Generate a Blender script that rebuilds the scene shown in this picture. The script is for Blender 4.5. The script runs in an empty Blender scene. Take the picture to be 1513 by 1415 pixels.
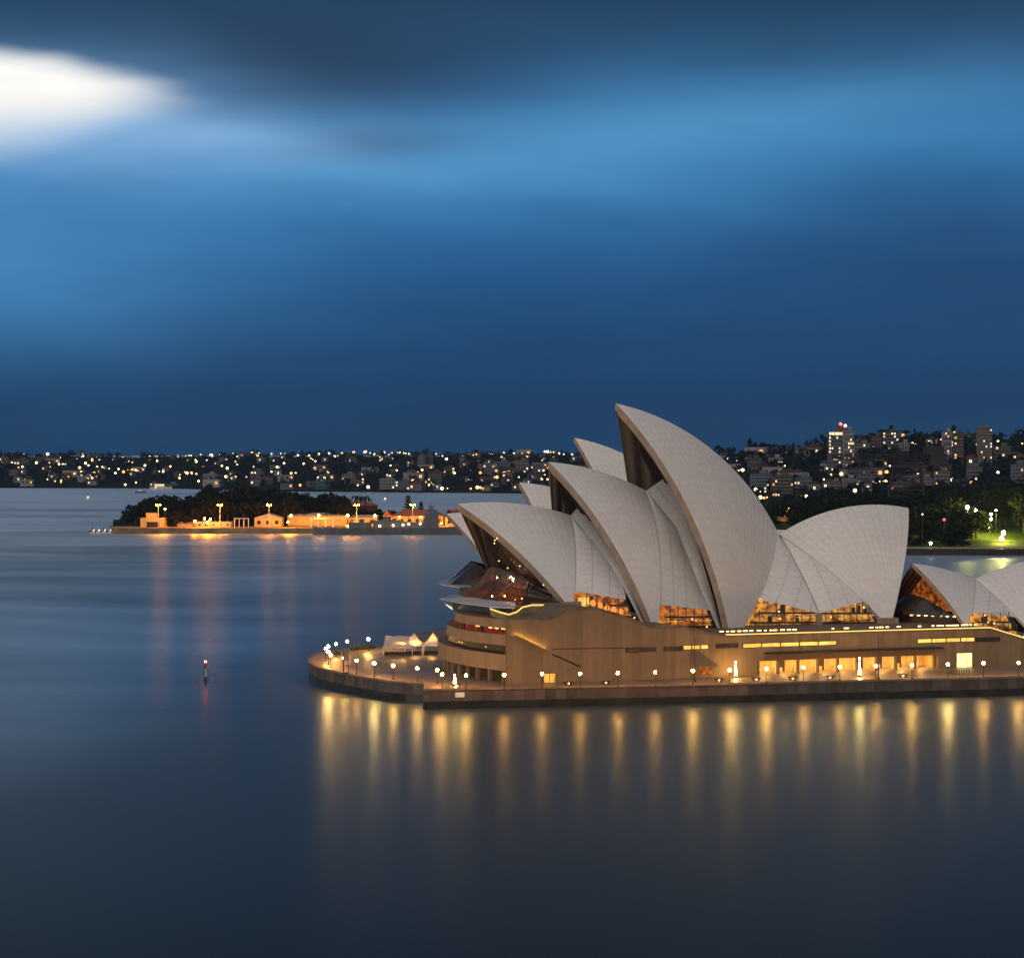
import bpy, math, random
from mathutils import Vector, Matrix
R = math.radians
random.seed(7)
scene = bpy.context.scene
COL = scene.collection

# ------------------------------------------------------------------ camera
F, CX, HY, ZC = 3520.0, 756.5, 668.0, 57.0          # focal length in photo pixels, principal column, horizon row, camera height
cd = bpy.data.cameras.new('camera'); cam = bpy.data.objects.new('camera', cd); COL.objects.link(cam)
cam.location = (0, 0, ZC); cam.rotation_euler = (R(90), 0, 0)
cd.sensor_width = 36; cd.lens = F / 1513 * 36; cd.shift_y = -(707.5 - HY) / 1513
cd.clip_start = 1; cd.clip_end = 60000
scene.camera = cam

# ------------------------------------------------------------------ render / exposure
scene.view_settings.view_transform = 'Standard'; scene.view_settings.look = 'None'
scene.view_settings.exposure = 0; scene.view_settings.gamma = 1
scene.cycles.use_denoising = True
scene.cycles.max_bounces = 6; scene.cycles.diffuse_bounces = 3; scene.cycles.glossy_bounces = 3
scene.cycles.transparent_max_bounces = 8
scene.cycles.sample_clamp_indirect = 4; scene.cycles.sample_clamp_direct = 0
scene.cycles.use_light_tree = True

def lin(r, g, b):
    f = lambda c: (c / 12.92 if c <= .04045 else ((c + .055) / 1.055) ** 2.4)
    return (f(r / 255), f(g / 255), f(b / 255), 1)

# ------------------------------------------------------------------ node helper
class NT:
    def __init__(s, tree): s.t = tree; s.n = tree.nodes; s.l = tree.links
    def new(s, typ, **kw):
        n = s.n.new(typ)
        for k, v in kw.items(): setattr(n, k, v)
        return n
    def put(s, sock, v):
        if hasattr(v, 'is_output') or hasattr(v, 'links'): s.l.new(v, sock)
        elif v is not None:
            if isinstance(v, (tuple, list)) and hasattr(sock.default_value, '__len__') and len(sock.default_value) == 4 and len(v) == 3: v = (*v, 1)
            sock.default_value = v
    def m(s, op, a, b=None, c=None, clamp=False):
        n = s.new('ShaderNodeMath', operation=op); n.use_clamp = clamp
        s.put(n.inputs[0], a)
        if b is not None: s.put(n.inputs[1], b)
        if c is not None: s.put(n.inputs[2], c)
        return n.outputs[0]
    def mix(s, f, a, b, bt='MIX'):
        n = s.new('ShaderNodeMix', data_type='RGBA', blend_type=bt)
        s.put(n.inputs[0], f); s.put(n.inputs[6], a); s.put(n.inputs[7], b); return n.outputs[2]
    def ramp(s, f, stops, interp='LINEAR'):
        n = s.new('ShaderNodeValToRGB'); n.color_ramp.interpolation = interp
        e = n.color_ramp.elements
        while len(e) < len(stops): e.new(.5)
        for i, (p, c) in enumerate(stops):
            e[i].position = p; e[i].color = c if len(c) == 4 else (*c, 1)
        s.put(n.inputs[0], f); return n.outputs[0]
    def noise(s, vec, scale, detail=3, rough=.5, out=0):
        n = s.new('ShaderNodeTexNoise'); s.put(n.inputs['Vector'], vec)
        n.inputs['Scale'].default_value = scale; n.inputs['Detail'].default_value = detail; n.inputs['Roughness'].default_value = rough
        return n.outputs[out]
    def maprange(s, v, a, b, c, d):
        n = s.new('ShaderNodeMapRange'); s.put(n.inputs[0], v)
        for i, x in enumerate((a, b, c, d)): s.put(n.inputs[i + 1], x)
        return n.outputs[0]
    def vscale(s, v, sc):
        n = s.new('ShaderNodeMapping'); s.put(n.inputs[0], v); n.inputs['Scale'].default_value = sc; return n.outputs[0]

# ------------------------------------------------------------------ world: dusk sky with long-exposure cloud
SUN_EL, SUN_AZ = R(16), R(215)
w = bpy.data.worlds.new('World'); scene.world = w; w.use_nodes = True
T = NT(w.node_tree); T.n.clear()
out = T.new('ShaderNodeOutputWorld'); bg = T.new('ShaderNodeBackground'); T.l.new(bg.outputs[0], out.inputs[0])
tc = T.new('ShaderNodeTexCoord'); dirv = tc.outputs['Generated']
sep = T.new('ShaderNodeSeparateXYZ'); T.l.new(dirv, sep.inputs[0])
wob = T.m('SUBTRACT', T.noise(T.vscale(dirv, (5, 5, 22)), 1.0, 3, .5), .5)
wob2 = T.m('SUBTRACT', T.noise(T.vscale(dirv, (14, 14, 70)), 1.0, 4, .55), .5)
az = T.m('MULTIPLY', T.m('ARCTAN2', sep.outputs[0], sep.outputs[1]), 57.29578)
az = T.m('ADD', az, T.m('MULTIPLY', wob, 2.2))
el = T.m('MULTIPLY', T.m('ARCSINE', sep.outputs[2]), 57.29578)
elw = T.m('ADD', el, T.m('ADD', T.m('MULTIPLY', wob, 1.5), T.m('MULTIPLY', wob2, .35)))
def gauss(a0, e0, sa, se, tilt=0.0, pw=2.0):
    da = T.m('SUBTRACT', az, a0); de = T.m('SUBTRACT', T.m('SUBTRACT', elw, e0), T.m('MULTIPLY', da, tilt))
    q = T.m('ADD', T.m('POWER', T.m('ABSOLUTE', T.m('DIVIDE', da, sa)), pw), T.m('POWER', T.m('ABSOLUTE', T.m('DIVIDE', de, se)), pw))
    return T.m('EXPONENT', T.m('MULTIPLY', q, -1.0))
elf = T.m('MULTIPLY', T.m('MAXIMUM', elw, 0), 1 / 90)
base = T.ramp(elf, [(0, lin(23, 60, 96)), (1.2 / 90, lin(20, 58, 97)), (2.6 / 90, lin(23, 67, 110)), (4.3 / 90, lin(32, 85, 136)),
                    (6.0 / 90, lin(50, 112, 168)), (7.4 / 90, lin(62, 130, 186)), (8.6 / 90, lin(54, 108, 156)), (9.6 / 90, lin(40, 80, 116)),
                    (11.2 / 90, lin(33, 60, 88)), (15 / 90, lin(24, 46, 70)), (24 / 90, lin(26, 50, 78)), (44 / 90, lin(40, 74, 114)), (62 / 90, lin(132, 142, 158)), (1, lin(178, 176, 178))])
c = base
c = T.mix(T.m('MULTIPLY', gauss(11.5, 4.6, 7.5, 2.6), .72), c, lin(25, 64, 104))            # darker, right middle
c = T.mix(T.m('MULTIPLY', gauss(3.5, 7.8, 7.5, 1.0, .11), .72), c, lin(82, 150, 200))  # bright blue band, centre to upper right
c = T.mix(T.m('MULTIPLY', gauss(-3.0, 6.7, 7.0, .8, -.03), .38), c, lin(88, 162, 216))
c = T.mix(T.m('MULTIPLY', gauss(-12.5, 4.6, 6.0, 2.3), .62), c, lin(80, 148, 206))      # pale blue, left
c = T.mix(T.m('MULTIPLY', gauss(-5.0, 9.6, 5.2, 1.35, -.09), .92), c, lin(38, 62, 92))  # dark cloud, upper centre left
c = T.mix(T.m('MULTIPLY', gauss(-3.4, 7.35, 2.6, .45), .6), c, lin(50, 86, 122))
c = T.mix(T.m('MULTIPLY', gauss(-12.4, 7.9, 6.6, 1.2, -.05), .8), c, lin(146, 186, 224))  # halo of the break in the cloud
c = T.mix(T.m('MULTIPLY', gauss(-7.6, 7.6, 2.6, .42, -.14), .55), c, lin(132, 176, 218))
def wedge():
    """the break in the cloud: a flat-topped wedge thinning to the right"""
    t = T.maprange(az, -12.4, -7.0, 1.0, 0.0)
    top = T.m('ADD', T.m('ADD', 8.62, T.m('MULTIPLY', wob2, .5)), T.m('MULTIPLY', t, .9)); bot = T.m('SUBTRACT', T.m('ADD', 8.42, T.m('MULTIPLY', wob2, .8)), T.m('MULTIPLY', t, 1.0))
    t = T.m('MAXIMUM', t, 0.0)
    sm = T.new('ShaderNodeMapRange', interpolation_type='SMOOTHSTEP'); T.put(sm.inputs[0], T.m('DIVIDE', T.m('SUBTRACT', top, elw), T.m('ADD', .34, T.m('MULTIPLY', t, .12)))); sm.inputs[1].default_value = -.4; sm.inputs[2].default_value = 1
    sb = T.new('ShaderNodeMapRange', interpolation_type='SMOOTHSTEP'); T.put(sb.inputs[0], T.m('DIVIDE', T.m('SUBTRACT', elw, bot), T.m('ADD', .34, T.m('MULTIPLY', t, .85)))); sb.inputs[1].default_value = -1; sb.inputs[2].default_value = 1
    sr = T.new('ShaderNodeMapRange', interpolation_type='SMOOTHSTEP'); T.put(sr.inputs[0], az); sr.inputs[1].default_value = -6.5; sr.inputs[2].default_value = -10.6
    return T.m('MULTIPLY', T.m('MULTIPLY', T.m('MULTIPLY', sm.outputs[0], sb.outputs[0]), sr.outputs[0]), T.maprange(T.m('ADD', wob2, T.m('MULTIPLY', t, .35)), -.2, .15, .78, 1.0), clamp=True)
c = T.mix(wedge(), c, (1.0, .985, .95, 1))
c = T.mix(1.0, c, T.ramp(T.m('ADD', T.m('MULTIPLY', wob2, .9), .5), [(.1, (.90, .90, .90, 1)), (.9, (1.10, 1.10, 1.10, 1))]), 'MULTIPLY')
side = T.new('ShaderNodeMapRange', interpolation_type='SMOOTHSTEP'); T.put(side.inputs[0], T.m('ABSOLUTE', az)); side.inputs[1].default_value = 30; side.inputs[2].default_value = 90
c = T.mix(side.outputs[0], c, lin(158, 152, 150))
sky = T.new('ShaderNodeTexSky', sky_type='NISHITA'); sky.sun_disc = False; sky.sun_elevation = SUN_EL; sky.sun_rotation = SUN_AZ
c = T.mix(1.0, c, T.mix(1.0, sky.outputs[0], (.0012, .0012, .0012, 1), 'MULTIPLY'), 'ADD')
T.l.new(c, bg.inputs[0]); bg.inputs[1].default_value = 1.0

# soft, weak light of the overcast western sky behind the camera
ld = bpy.data.lights.new('sun', 'SUN'); ld.energy = .98; ld.angle = R(40); ld.color = (1, .86, .80)
sun = bpy.data.objects.new('sun', ld); COL.objects.link(sun)
sd = Vector((math.sin(SUN_AZ) * math.cos(SUN_EL), math.cos(SUN_AZ) * math.cos(SUN_EL), math.sin(SUN_EL)))
sun.rotation_euler = sd.to_track_quat('Z', 'Y').to_euler()

# ------------------------------------------------------------------ mesh builder and object helpers
class MB:
    def __init__(s): s.v = []; s.f = []; s.uv = []; s.mi = []
    def add(s, vs, fs, uvs=None, mi=0):
        o = len(s.v); s.v += [Vector(v) for v in vs]
        for k, f in enumerate(fs):
            s.f.append([i + o for i in f]); s.mi.append(mi)
            s.uv.append([uvs[i] for i in f] if uvs else None)
        return s
    def poly(s, pts, uv=None, mi=0): return s.add(pts, [list(range(len(pts)))], uv, mi)
    def box(s, c, d, rz=0.0, mi=0, M=None):
        x, y, z = d[0] / 2, d[1] / 2, d[2] / 2
        ca, sa = math.cos(rz), math.sin(rz); c = Vector(c)
        vs = [c + Vector((ca * a - sa * b, sa * a + ca * b, e)) for e in (-z, z) for a, b in ((-x, -y), (x, -y), (x, y), (-x, y))]
        return s.add(vs, [(3, 2, 1, 0), (4, 5, 6, 7), (0, 1, 5, 4), (1, 2, 6, 5), (2, 3, 7, 6), (3, 0, 4, 7)], None, mi)
    def prism(s, plan, z0, z1, mi=0, uvper=True, bottom=True):
        """vertical prism over a plan of (x, y) points; sides get metre UVs"""
        n = len(plan); d = 0
        for i in range(n):
            a, b = plan[i], plan[(i + 1) % n]; L = math.hypot(b[0] - a[0], b[1] - a[1])
            s.add([(a[0], a[1], z0), (b[0], b[1], z0), (b[0], b[1], z1), (a[0], a[1], z1)], [(0, 1, 2, 3)], [(d, z0), (d + L, z0), (d + L, z1), (d, z1)], mi)
            d += L
        s.add([(p[0], p[1], z1) for p in plan], [list(range(n))], [(p[0], p[1]) for p in plan], mi)
        if bottom: s.add([(p[0], p[1], z0) for p in plan], [list(range(n))[::-1]], [(p[0], p[1]) for p in plan], mi)
        return s
    def tube(s, pts, r, n=6, mi=0, caps=True):
        pts = [Vector(p) for p in pts]; rs = r if isinstance(r, (list, tuple)) else [r] * len(pts); vs = []
        for i, p in enumerate(pts):
            d = (pts[min(i + 1, len(pts) - 1)] - pts[max(i - 1, 0)]).normalized()
            a = d.cross(Vector((0, 0, 1))); a = Vector((1, 0, 0)) if a.length < .05 else a.normalized(); b = d.cross(a)
            vs += [p + (a * math.cos(t) + b * math.sin(t)) * rs[i] for t in [2 * math.pi * k / n for k in range(n)]]
        fs = [(i * n + k, i * n + (k + 1) % n, (i + 1) * n + (k + 1) % n, (i + 1) * n + k) for i in range(len(pts) - 1) for k in range(n)]
        if caps: fs += [list(range(n))[::-1], [(len(pts) - 1) * n + k for k in range(n)]]
        return s.add(vs, fs, None, mi)
    def ball(s, c, r, n=8, m=6, sz=1.0, mi=0):
        c = Vector(c); vs = [c + Vector((0, 0, r * sz))]
        for j in range(1, m):
            ph = math.pi * j / m
            vs += [c + Vector((r * math.sin(ph) * math.cos(2 * math.pi * k / n), r * math.sin(ph) * math.sin(2 * math.pi * k / n), r * sz * math.cos(ph))) for k in range(n)]
        vs.append(c - Vector((0, 0, r * sz))); L = len(vs) - 1
        fs = [(0, 1 + k, 1 + (k + 1) % n) for k in range(n)]
        for j in range(m - 2): fs += [(1 + j * n + k, 1 + (j + 1) * n + k, 1 + (j + 1) * n + (k + 1) % n, 1 + j * n + (k + 1) % n) for k in range(n)]
        b = 1 + (m - 2) * n; fs += [(b + k, L, b + (k + 1) % n) for k in range(n)]
        return s.add(vs, fs, None, mi)
    def grid(s, rows, uv=None, mi=0):
        """rows of equal length -> quads"""
        n = len(rows[0]); vs = [p for r in rows for p in r]; us = [q for r in uv for q in r] if uv else None
        fs = [(i * n + j, i * n + j + 1, (i + 1) * n + j + 1, (i + 1) * n + j) for i in range(len(rows) - 1) for j in range(n - 1)]
        return s.add(vs, fs, us, mi)
    def build(s, name, mat, parent=None, loc=None, smooth=False):
        me = bpy.data.meshes.new(name); o = bpy.data.objects.new(name, me); COL.objects.link(o)
        base = wloc(parent) if parent else Vector((0, 0, 0))
        if loc is None: loc = base if parent else Vector((0, 0, 0))
        loc = Vector(loc)
        me.from_pydata([v - loc for v in s.v], [], s.f)
        for m_ in (mat if isinstance(mat, (list, tuple)) else [mat]): me.materials.append(m_)
        me.polygons.foreach_set('material_index', s.mi)
        if any(s.uv):
            ul = me.uv_layers.new(name='UVMap'); flat = []
            for u, f in zip(s.uv, s.f):
                for k in range(len(f)): flat += list(u[k]) if u else [0, 0]
            ul.data.foreach_set('uv', flat)
        if smooth: me.polygons.foreach_set('use_smooth', [True] * len(me.polygons))
        me.update()
        o.location = loc - base
        if parent: o.parent = parent
        return o
def wloc(o):
    v = Vector((0, 0, 0))
    while o: v += o.location; o = o.parent
    return v
def tag(o, label=None, cat=None, group=None, kind=None):
    if label: o['label'] = label
    if cat: o['category'] = cat
    if group: o['group'] = group
    if kind: o['kind'] = kind
    return o
def empty(name, loc, label=None, cat=None, group=None):
    o = bpy.data.objects.new(name, None); COL.objects.link(o); o.location = loc; o.empty_display_size = .5
    return tag(o, label, cat, group)
def copy_tree(o, parent=None):
    k = o.copy(); COL.objects.link(k); k.parent = parent
    for ch in list(o.children): copy_tree(ch, k)
    return k
def place(o, loc, rz=0.0, sc=None, label=None, group=None):
    o.location = loc; o.rotation_euler = (0, 0, rz)
    if sc: o.scale = sc if isinstance(sc, tuple) else (sc, sc, sc)
    return tag(o, label, None, group)
ORD = 'first second third fourth fifth sixth seventh eighth ninth tenth eleventh twelfth thirteenth fourteenth fifteenth sixteenth seventeenth eighteenth nineteenth twentieth'.split()

# the opera house stands in its own frame: s along its ridge, l towards the camera, z up
TH, DA = R(21), 555.0
U = Vector((math.cos(TH), math.sin(TH), 0)); N = Vector((math.sin(TH), -math.cos(TH), 0))
def W(s, l, z): return U * s + N * (l - DA) + Vector((0, 0, z))
def W2(s, l): p = W(s, l, 0); return (p.x, p.y)
def onl(px, py, l):
    """point of the upright plane at distance l from the ridge plane, seen at a photo pixel"""
    r = Vector(((px - CX) / F, 1, -(py - HY) / F)); return r * ((l - DA) / N.dot(r)) + Vector((0, 0, ZC))
def gnd(px, py, z=0.0):
    Y = (ZC - z) * F / (py - HY); return Vector(((px - CX) / F * Y, Y, z))
def at(px, py, Y): return Vector(((px - CX) / F * Y, Y, ZC - (py - HY) / F * Y))
def interp(x, pts):
    if x <= pts[0][0]: return pts[0][1]
    for a, b in zip(pts, pts[1:]):
        if x <= b[0]: return a[1] + (b[1] - a[1]) * (x - a[0]) / (b[0] - a[0])
    return pts[-1][1]

# ------------------------------------------------------------------ materials
def mat(name, col, rough=.7, var=.18, scale=.5, spec=.3, metal=0.0, bump=0.0, stretch=(1, 1, 1), col2=None):
    m = bpy.data.materials.new(name); m.use_nodes = True; t = NT(m.node_tree); b = t.n['Principled BSDF']
    g = t.new('ShaderNodeNewGeometry'); v = t.vscale(g.outputs['Position'], stretch)
    n1 = t.noise(v, scale, 5, .6)
    c2 = col2 or tuple(x * (1 - 2 * var) for x in col); c1 = tuple(min(1, x * (1 + var)) for x in col)
    t.l.new(t.ramp(n1, [(.3, c2), (.7, c1)]), b.inputs['Base Color'])
    b.inputs['Roughness'].default_value = rough; b.inputs['Specular IOR Level'].default_value = spec; b.inputs['Metallic'].default_value = metal
    if bump:
        bp = t.new('ShaderNodeBump'); bp.inputs['Strength'].default_value = bump; t.put(bp.inputs['Height'], n1); t.l.new(bp.outputs[0], b.inputs['Normal'])
    return m
def glow(name, col, strength, sample=True, var=0.0, scale=.6, col2=None, stretch=(1, 1, 1), lo=.36, hi=.64):
    m = bpy.data.materials.new(name); m.use_nodes = True; t = NT(m.node_tree); t.n.clear()
    o = t.new('ShaderNodeOutputMaterial'); e = t.new('ShaderNodeEmission'); t.l.new(e.outputs[0], o.inputs[0])
    e.inputs[1].default_value = strength
    if var or col2:
        g = t.new('ShaderNodeNewGeometry'); v = t.vscale(g.outputs['Position'], stretch)
        f = t.noise(v, scale, 3, .55)
        t.l.new(t.ramp(f, [(lo, col2 or tuple(x * (1 - var) for x in col)), (hi, col)]), e.inputs[0])
    else: e.inputs[0].default_value = (*col, 1)
    if not sample: m.cycles.emission_sampling = 'NONE'
    return m

def tile_mat():
    m = bpy.data.materials.new('shell_tiles'); m.use_nodes = True; t = NT(m.node_tree); b = t.n['Principled BSDF']
    uv = t.new('ShaderNodeUVMap').outputs[0]; sp = t.new('ShaderNodeSeparateXYZ'); t.l.new(uv, sp.inputs[0])
    u, v = sp.outputs[0], sp.outputs[1]
    def line(x, wd): # 1 on the joint
        fr = t.m('FRACT', x); d = t.m('MINIMUM', fr, t.m('SUBTRACT', 1.0, fr)); return t.m('SUBTRACT', 1.0, t.m('DIVIDE', d, wd), clamp=True)
    chev = t.m('MULTIPLY', t.m('ABSOLUTE', t.m('SUBTRACT', t.m('FRACT', u), .5)), .9)
    lu = line(u, .07); lv = line(t.m('ADD', t.m('DIVIDE', v, 2.3), chev), .07)
    g = t.new('ShaderNodeNewGeometry')
    n1 = t.noise(g.outputs['Position'], .9, 5, .7); n2 = t.noise(g.outputs['Position'], .06, 2)
    cell = t.new('ShaderNodeTexWhiteNoise', noise_dimensions='2D'); cv = t.new('ShaderNodeCombineXYZ')
    t.l.new(t.m('FLOOR', u), cv.inputs[0]); t.l.new(t.m('FLOOR', t.m('ADD', t.m('DIVIDE', v, 2.3), chev)), cv.inputs[1]); t.l.new(cv.outputs[0], cell.inputs[0])
    c = t.ramp(n1, [(.3, (.71, .68, .64, 1)), (.7, (.82, .78, .72, 1))])
    c = t.mix(.07, c, t.ramp(cell.outputs[0], [(0, (.3, .28, .26, 1)), (1, (.8, .78, .75, 1))]))
    c = t.mix(t.maprange(n2, .4, .75, 0, .12), c, (.42, .38, .34, 1))
    c = t.mix(t.m('MULTIPLY', lu, .34), c, (.22, .20, .18, 1)); c = t.mix(t.m('MULTIPLY', lv, .28), c, (.24, .22, .20, 1))
    t.l.new(c, b.inputs['Base Color']); b.inputs['Roughness'].default_value = .36; b.inputs['Specular IOR Level'].default_value = .4
    return m
def panel_mat(name, c1, c2, wd=1.25, dark=.35):
    """precast panels with upright joints, u in metres along the wall"""
    m = bpy.data.materials.new(name); m.use_nodes = True; t = NT(m.node_tree); b = t.n['Principled BSDF']
    uv = t.new('ShaderNodeUVMap').outputs[0]; sp = t.new('ShaderNodeSeparateXYZ'); t.l.new(uv, sp.inputs[0])
    x = t.m('DIVIDE', sp.outputs[0], wd); fr = t.m('FRACT', x); d = t.m('MINIMUM', fr, t.m('SUBTRACT', 1.0, fr))
    ln = t.m('SUBTRACT', 1.0, t.m('DIVIDE', d, .05), clamp=True)
    cell = t.new('ShaderNodeTexWhiteNoise', noise_dimensions='1D'); t.l.new(t.m('FLOOR', x), cell.inputs['W'])
    n = t.noise(t.vscale(uv, (.45, .35, 1)), 1.0, 5, .6)
    f = t.m('ADD', t.m('MULTIPLY', cell.outputs[0], .4), t.m('MULTIPLY', n, .62))
    c = t.ramp(f, [(.25, c2), (.8, c1)])
    c = t.mix(t.m('MULTIPLY', ln, dark), c, tuple(q * .25 for q in c2[:3]) + (1,))
    t.l.new(c, b.inputs['Base Color']); b.inputs['Roughness'].default_value = .75; b.inputs['Specular IOR Level'].default_value = .2
    return m
def rib_mat(name, c1, c2, n):
    m = bpy.data.materials.new(name); m.use_nodes = True; t = NT(m.node_tree); b = t.n['Principled BSDF']
    uv = t.new('ShaderNodeUVMap').outputs[0]; sp = t.new('ShaderNodeSeparateXYZ'); t.l.new(uv, sp.inputs[0])
    s_ = t.m('ADD', t.m('MULTIPLY', t.m('SINE', t.m('MULTIPLY', sp.outputs[0], 6.2832 * n)), .5), .5)
    g = t.new('ShaderNodeNewGeometry'); nz = t.noise(g.outputs['Position'], .7, 4)
    c = t.ramp(t.m('ADD', t.m('MULTIPLY', s_, .7), t.m('MULTIPLY', nz, .3)), [(.15, c2), (.7, c1)])
    t.l.new(c, b.inputs['Base Color']); b.inputs['Roughness'].default_value = .7
    bp = t.new('ShaderNodeBump'); bp.inputs['Strength'].default_value = .8; bp.inputs['Distance'].default_value = .5; t.l.new(s_, bp.inputs['Height']); t.l.new(bp.outputs[0], b.inputs['Normal'])
    return m
def foliage(name, c1, c2):
    m = bpy.data.materials.new(name); m.use_nodes = True; t = NT(m.node_tree); b = t.n['Principled BSDF']
    g = t.new('ShaderNodeNewGeometry'); n = t.noise(g.outputs['Position'], .22, 4, .7)
    n2 = t.m('ADD', t.m('MULTIPLY', n, .7), t.m('MULTIPLY', g.outputs['Random Per Island'], .3))
    t.l.new(t.ramp(n2, [(.3, c2), (.7, c1)]), b.inputs['Base Color']); b.inputs['Roughness'].default_value = .8; b.inputs['Specular IOR Level'].default_value = .1
    return m
def glass_mat(name, tint, rough=.12, alpha=.35):
    """thin pane: part clear, part mirror"""
    m = bpy.data.materials.new(name); m.use_nodes = True; t = NT(m.node_tree); t.n.clear()
    o = t.new('ShaderNodeOutputMaterial'); mx = t.new('ShaderNodeMixShader'); tr = t.new('ShaderNodeBsdfTransparent'); gl = t.new('ShaderNodeBsdfGlossy')
    tr.inputs[0].default_value = (*tint, 1); gl.inputs[0].default_value = (.8, .8, .8, 1); gl.inputs[1].default_value = rough; mx.inputs[0].default_value = alpha
    t.l.new(tr.outputs[0], mx.inputs[1]); t.l.new(gl.outputs[0], mx.inputs[2]); t.l.new(mx.outputs[0], o.inputs[0])
    return m
M = {}
M['tile'] = tile_mat()
M['side_tile'] = tile_mat(); M['side_tile'].name = 'side_shell_tiles'
M['rim'] = mat('edge_concrete', (.34, .25, .17), .7, .15, .4)
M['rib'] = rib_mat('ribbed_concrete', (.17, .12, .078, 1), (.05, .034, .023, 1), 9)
M['louvre'] = mat('bronze_louvre', (.026, .02, .016), .45, .3, .4, .4, stretch=(1, 1, .05))
M['podium'] = panel_mat('granite_panels', (.275, .194, .116, 1), (.19, .13, .077, 1), 1.25, .24)
M['band'] = panel_mat('granite_band', (.235, .165, .104, 1), (.19, .133, .083, 1), 1.8, .22)
M['deck'] = mat('granite_deck', (.17, .12, .085), .7, .2, .25)
M['pave'] = mat('granite_paving', (.25, .18, .125), .45, .22, .12, .5)
M['seawall'] = panel_mat('seawall_stone', (.15, .115, .09, 1), (.07, .053, .042, 1), 2.4, .3)
M['dark'] = mat('dark_recess', (.03, .025, .02), .6, .2)
M['black'] = mat('black_metal', (.03, .03, .032), .5, .2)
M['bronze_glass'] = mat('bronze_glass', (.06, .043, .034), .22, .3, .3, .4)
M['skirt'] = glass_mat('amber_glass', (.62, .36, .24), .2, .26)
M['clear'] = glass_mat('clear_glass', (.92, .9, .86), .05, .12)
M['roofmetal'] = mat('grey_canopy_metal', (.42, .44, .46), .4, .12, .3, .5)
M['bronze'] = mat('bronze_mullion', (.16, .11, .07), .5, .2)
M['white'] = mat('white_paint', (.75, .73, .70), .6, .08)
M['canvas'] = mat('white_canvas', (.80, .78, .74), .75, .06)
_t = NT(M['canvas'].node_tree); _tr = _t.new('ShaderNodeBsdfTranslucent'); _tr.inputs[0].default_value = (.8, .76, .68, 1); _mx = _t.new('ShaderNodeMixShader'); _mx.inputs[0].default_value = .45
_t.l.new(_t.n['Principled BSDF'].outputs[0], _mx.inputs[1]); _t.l.new(_tr.outputs[0], _mx.inputs[2]); _t.l.new(_mx.outputs[0], _t.n['Material Output'].inputs[0])
M['steel'] = mat('painted_steel', (.10, .10, .10), .5, .2)
M['lampglobe'] = glow('lamp_globe', (1, .46, .09), 310)
M['lampglobe_dim'] = glow('dim_lamp_globe', (1, .42, .08), 170)
M['lampglobe_pale'] = glow('pale_lamp_globe', (1, .56, .15), 460)
M['pylon'] = glow('lit_column', (1, .58, .14), 110)
M['strip'] = glow('light_strip', (1, .62, .16), 2.2)
M['stripdim'] = glow('dim_light_strip', (1, .60, .16), 1.6)
M['winyellow'] = glow('yellow_window', (1, .66, .14), 1.5, True, .45, .5, (.75, .36, .05))
M['winorange'] = glow('orange_window', (1, .32, .03), 1.0, True, .5, .6, (.16, .028, .005), (1, 1, 1.3), .38, .72)
M['interior'] = glow('lit_interior', (1, .44, .07), 1.25, True, .5, .55, (.13, .032, .007), (1, 1, 1.3), .38, .72)
M['shopwall'] = mat('timber_lining', (.62, .42, .20), .6, .25, 1.2, stretch=(1, 1, .08))
M['shoplight'] = glow('ceiling_light', (1, .58, .18), 80)
M['redglow'] = glow('red_carpet_light', (.75, .05, .04), .5, True, .6, .4, (.10, .012, .01))
M['deckspot'] = glow('deck_spot', (1, .62, .20), 7)
M['foyerlamp'] = glow('foyer_lamp_light', (1, .52, .16), 300)
M['redlamp'] = glow('red_lamp', (1, .10, .05), 26)

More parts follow.
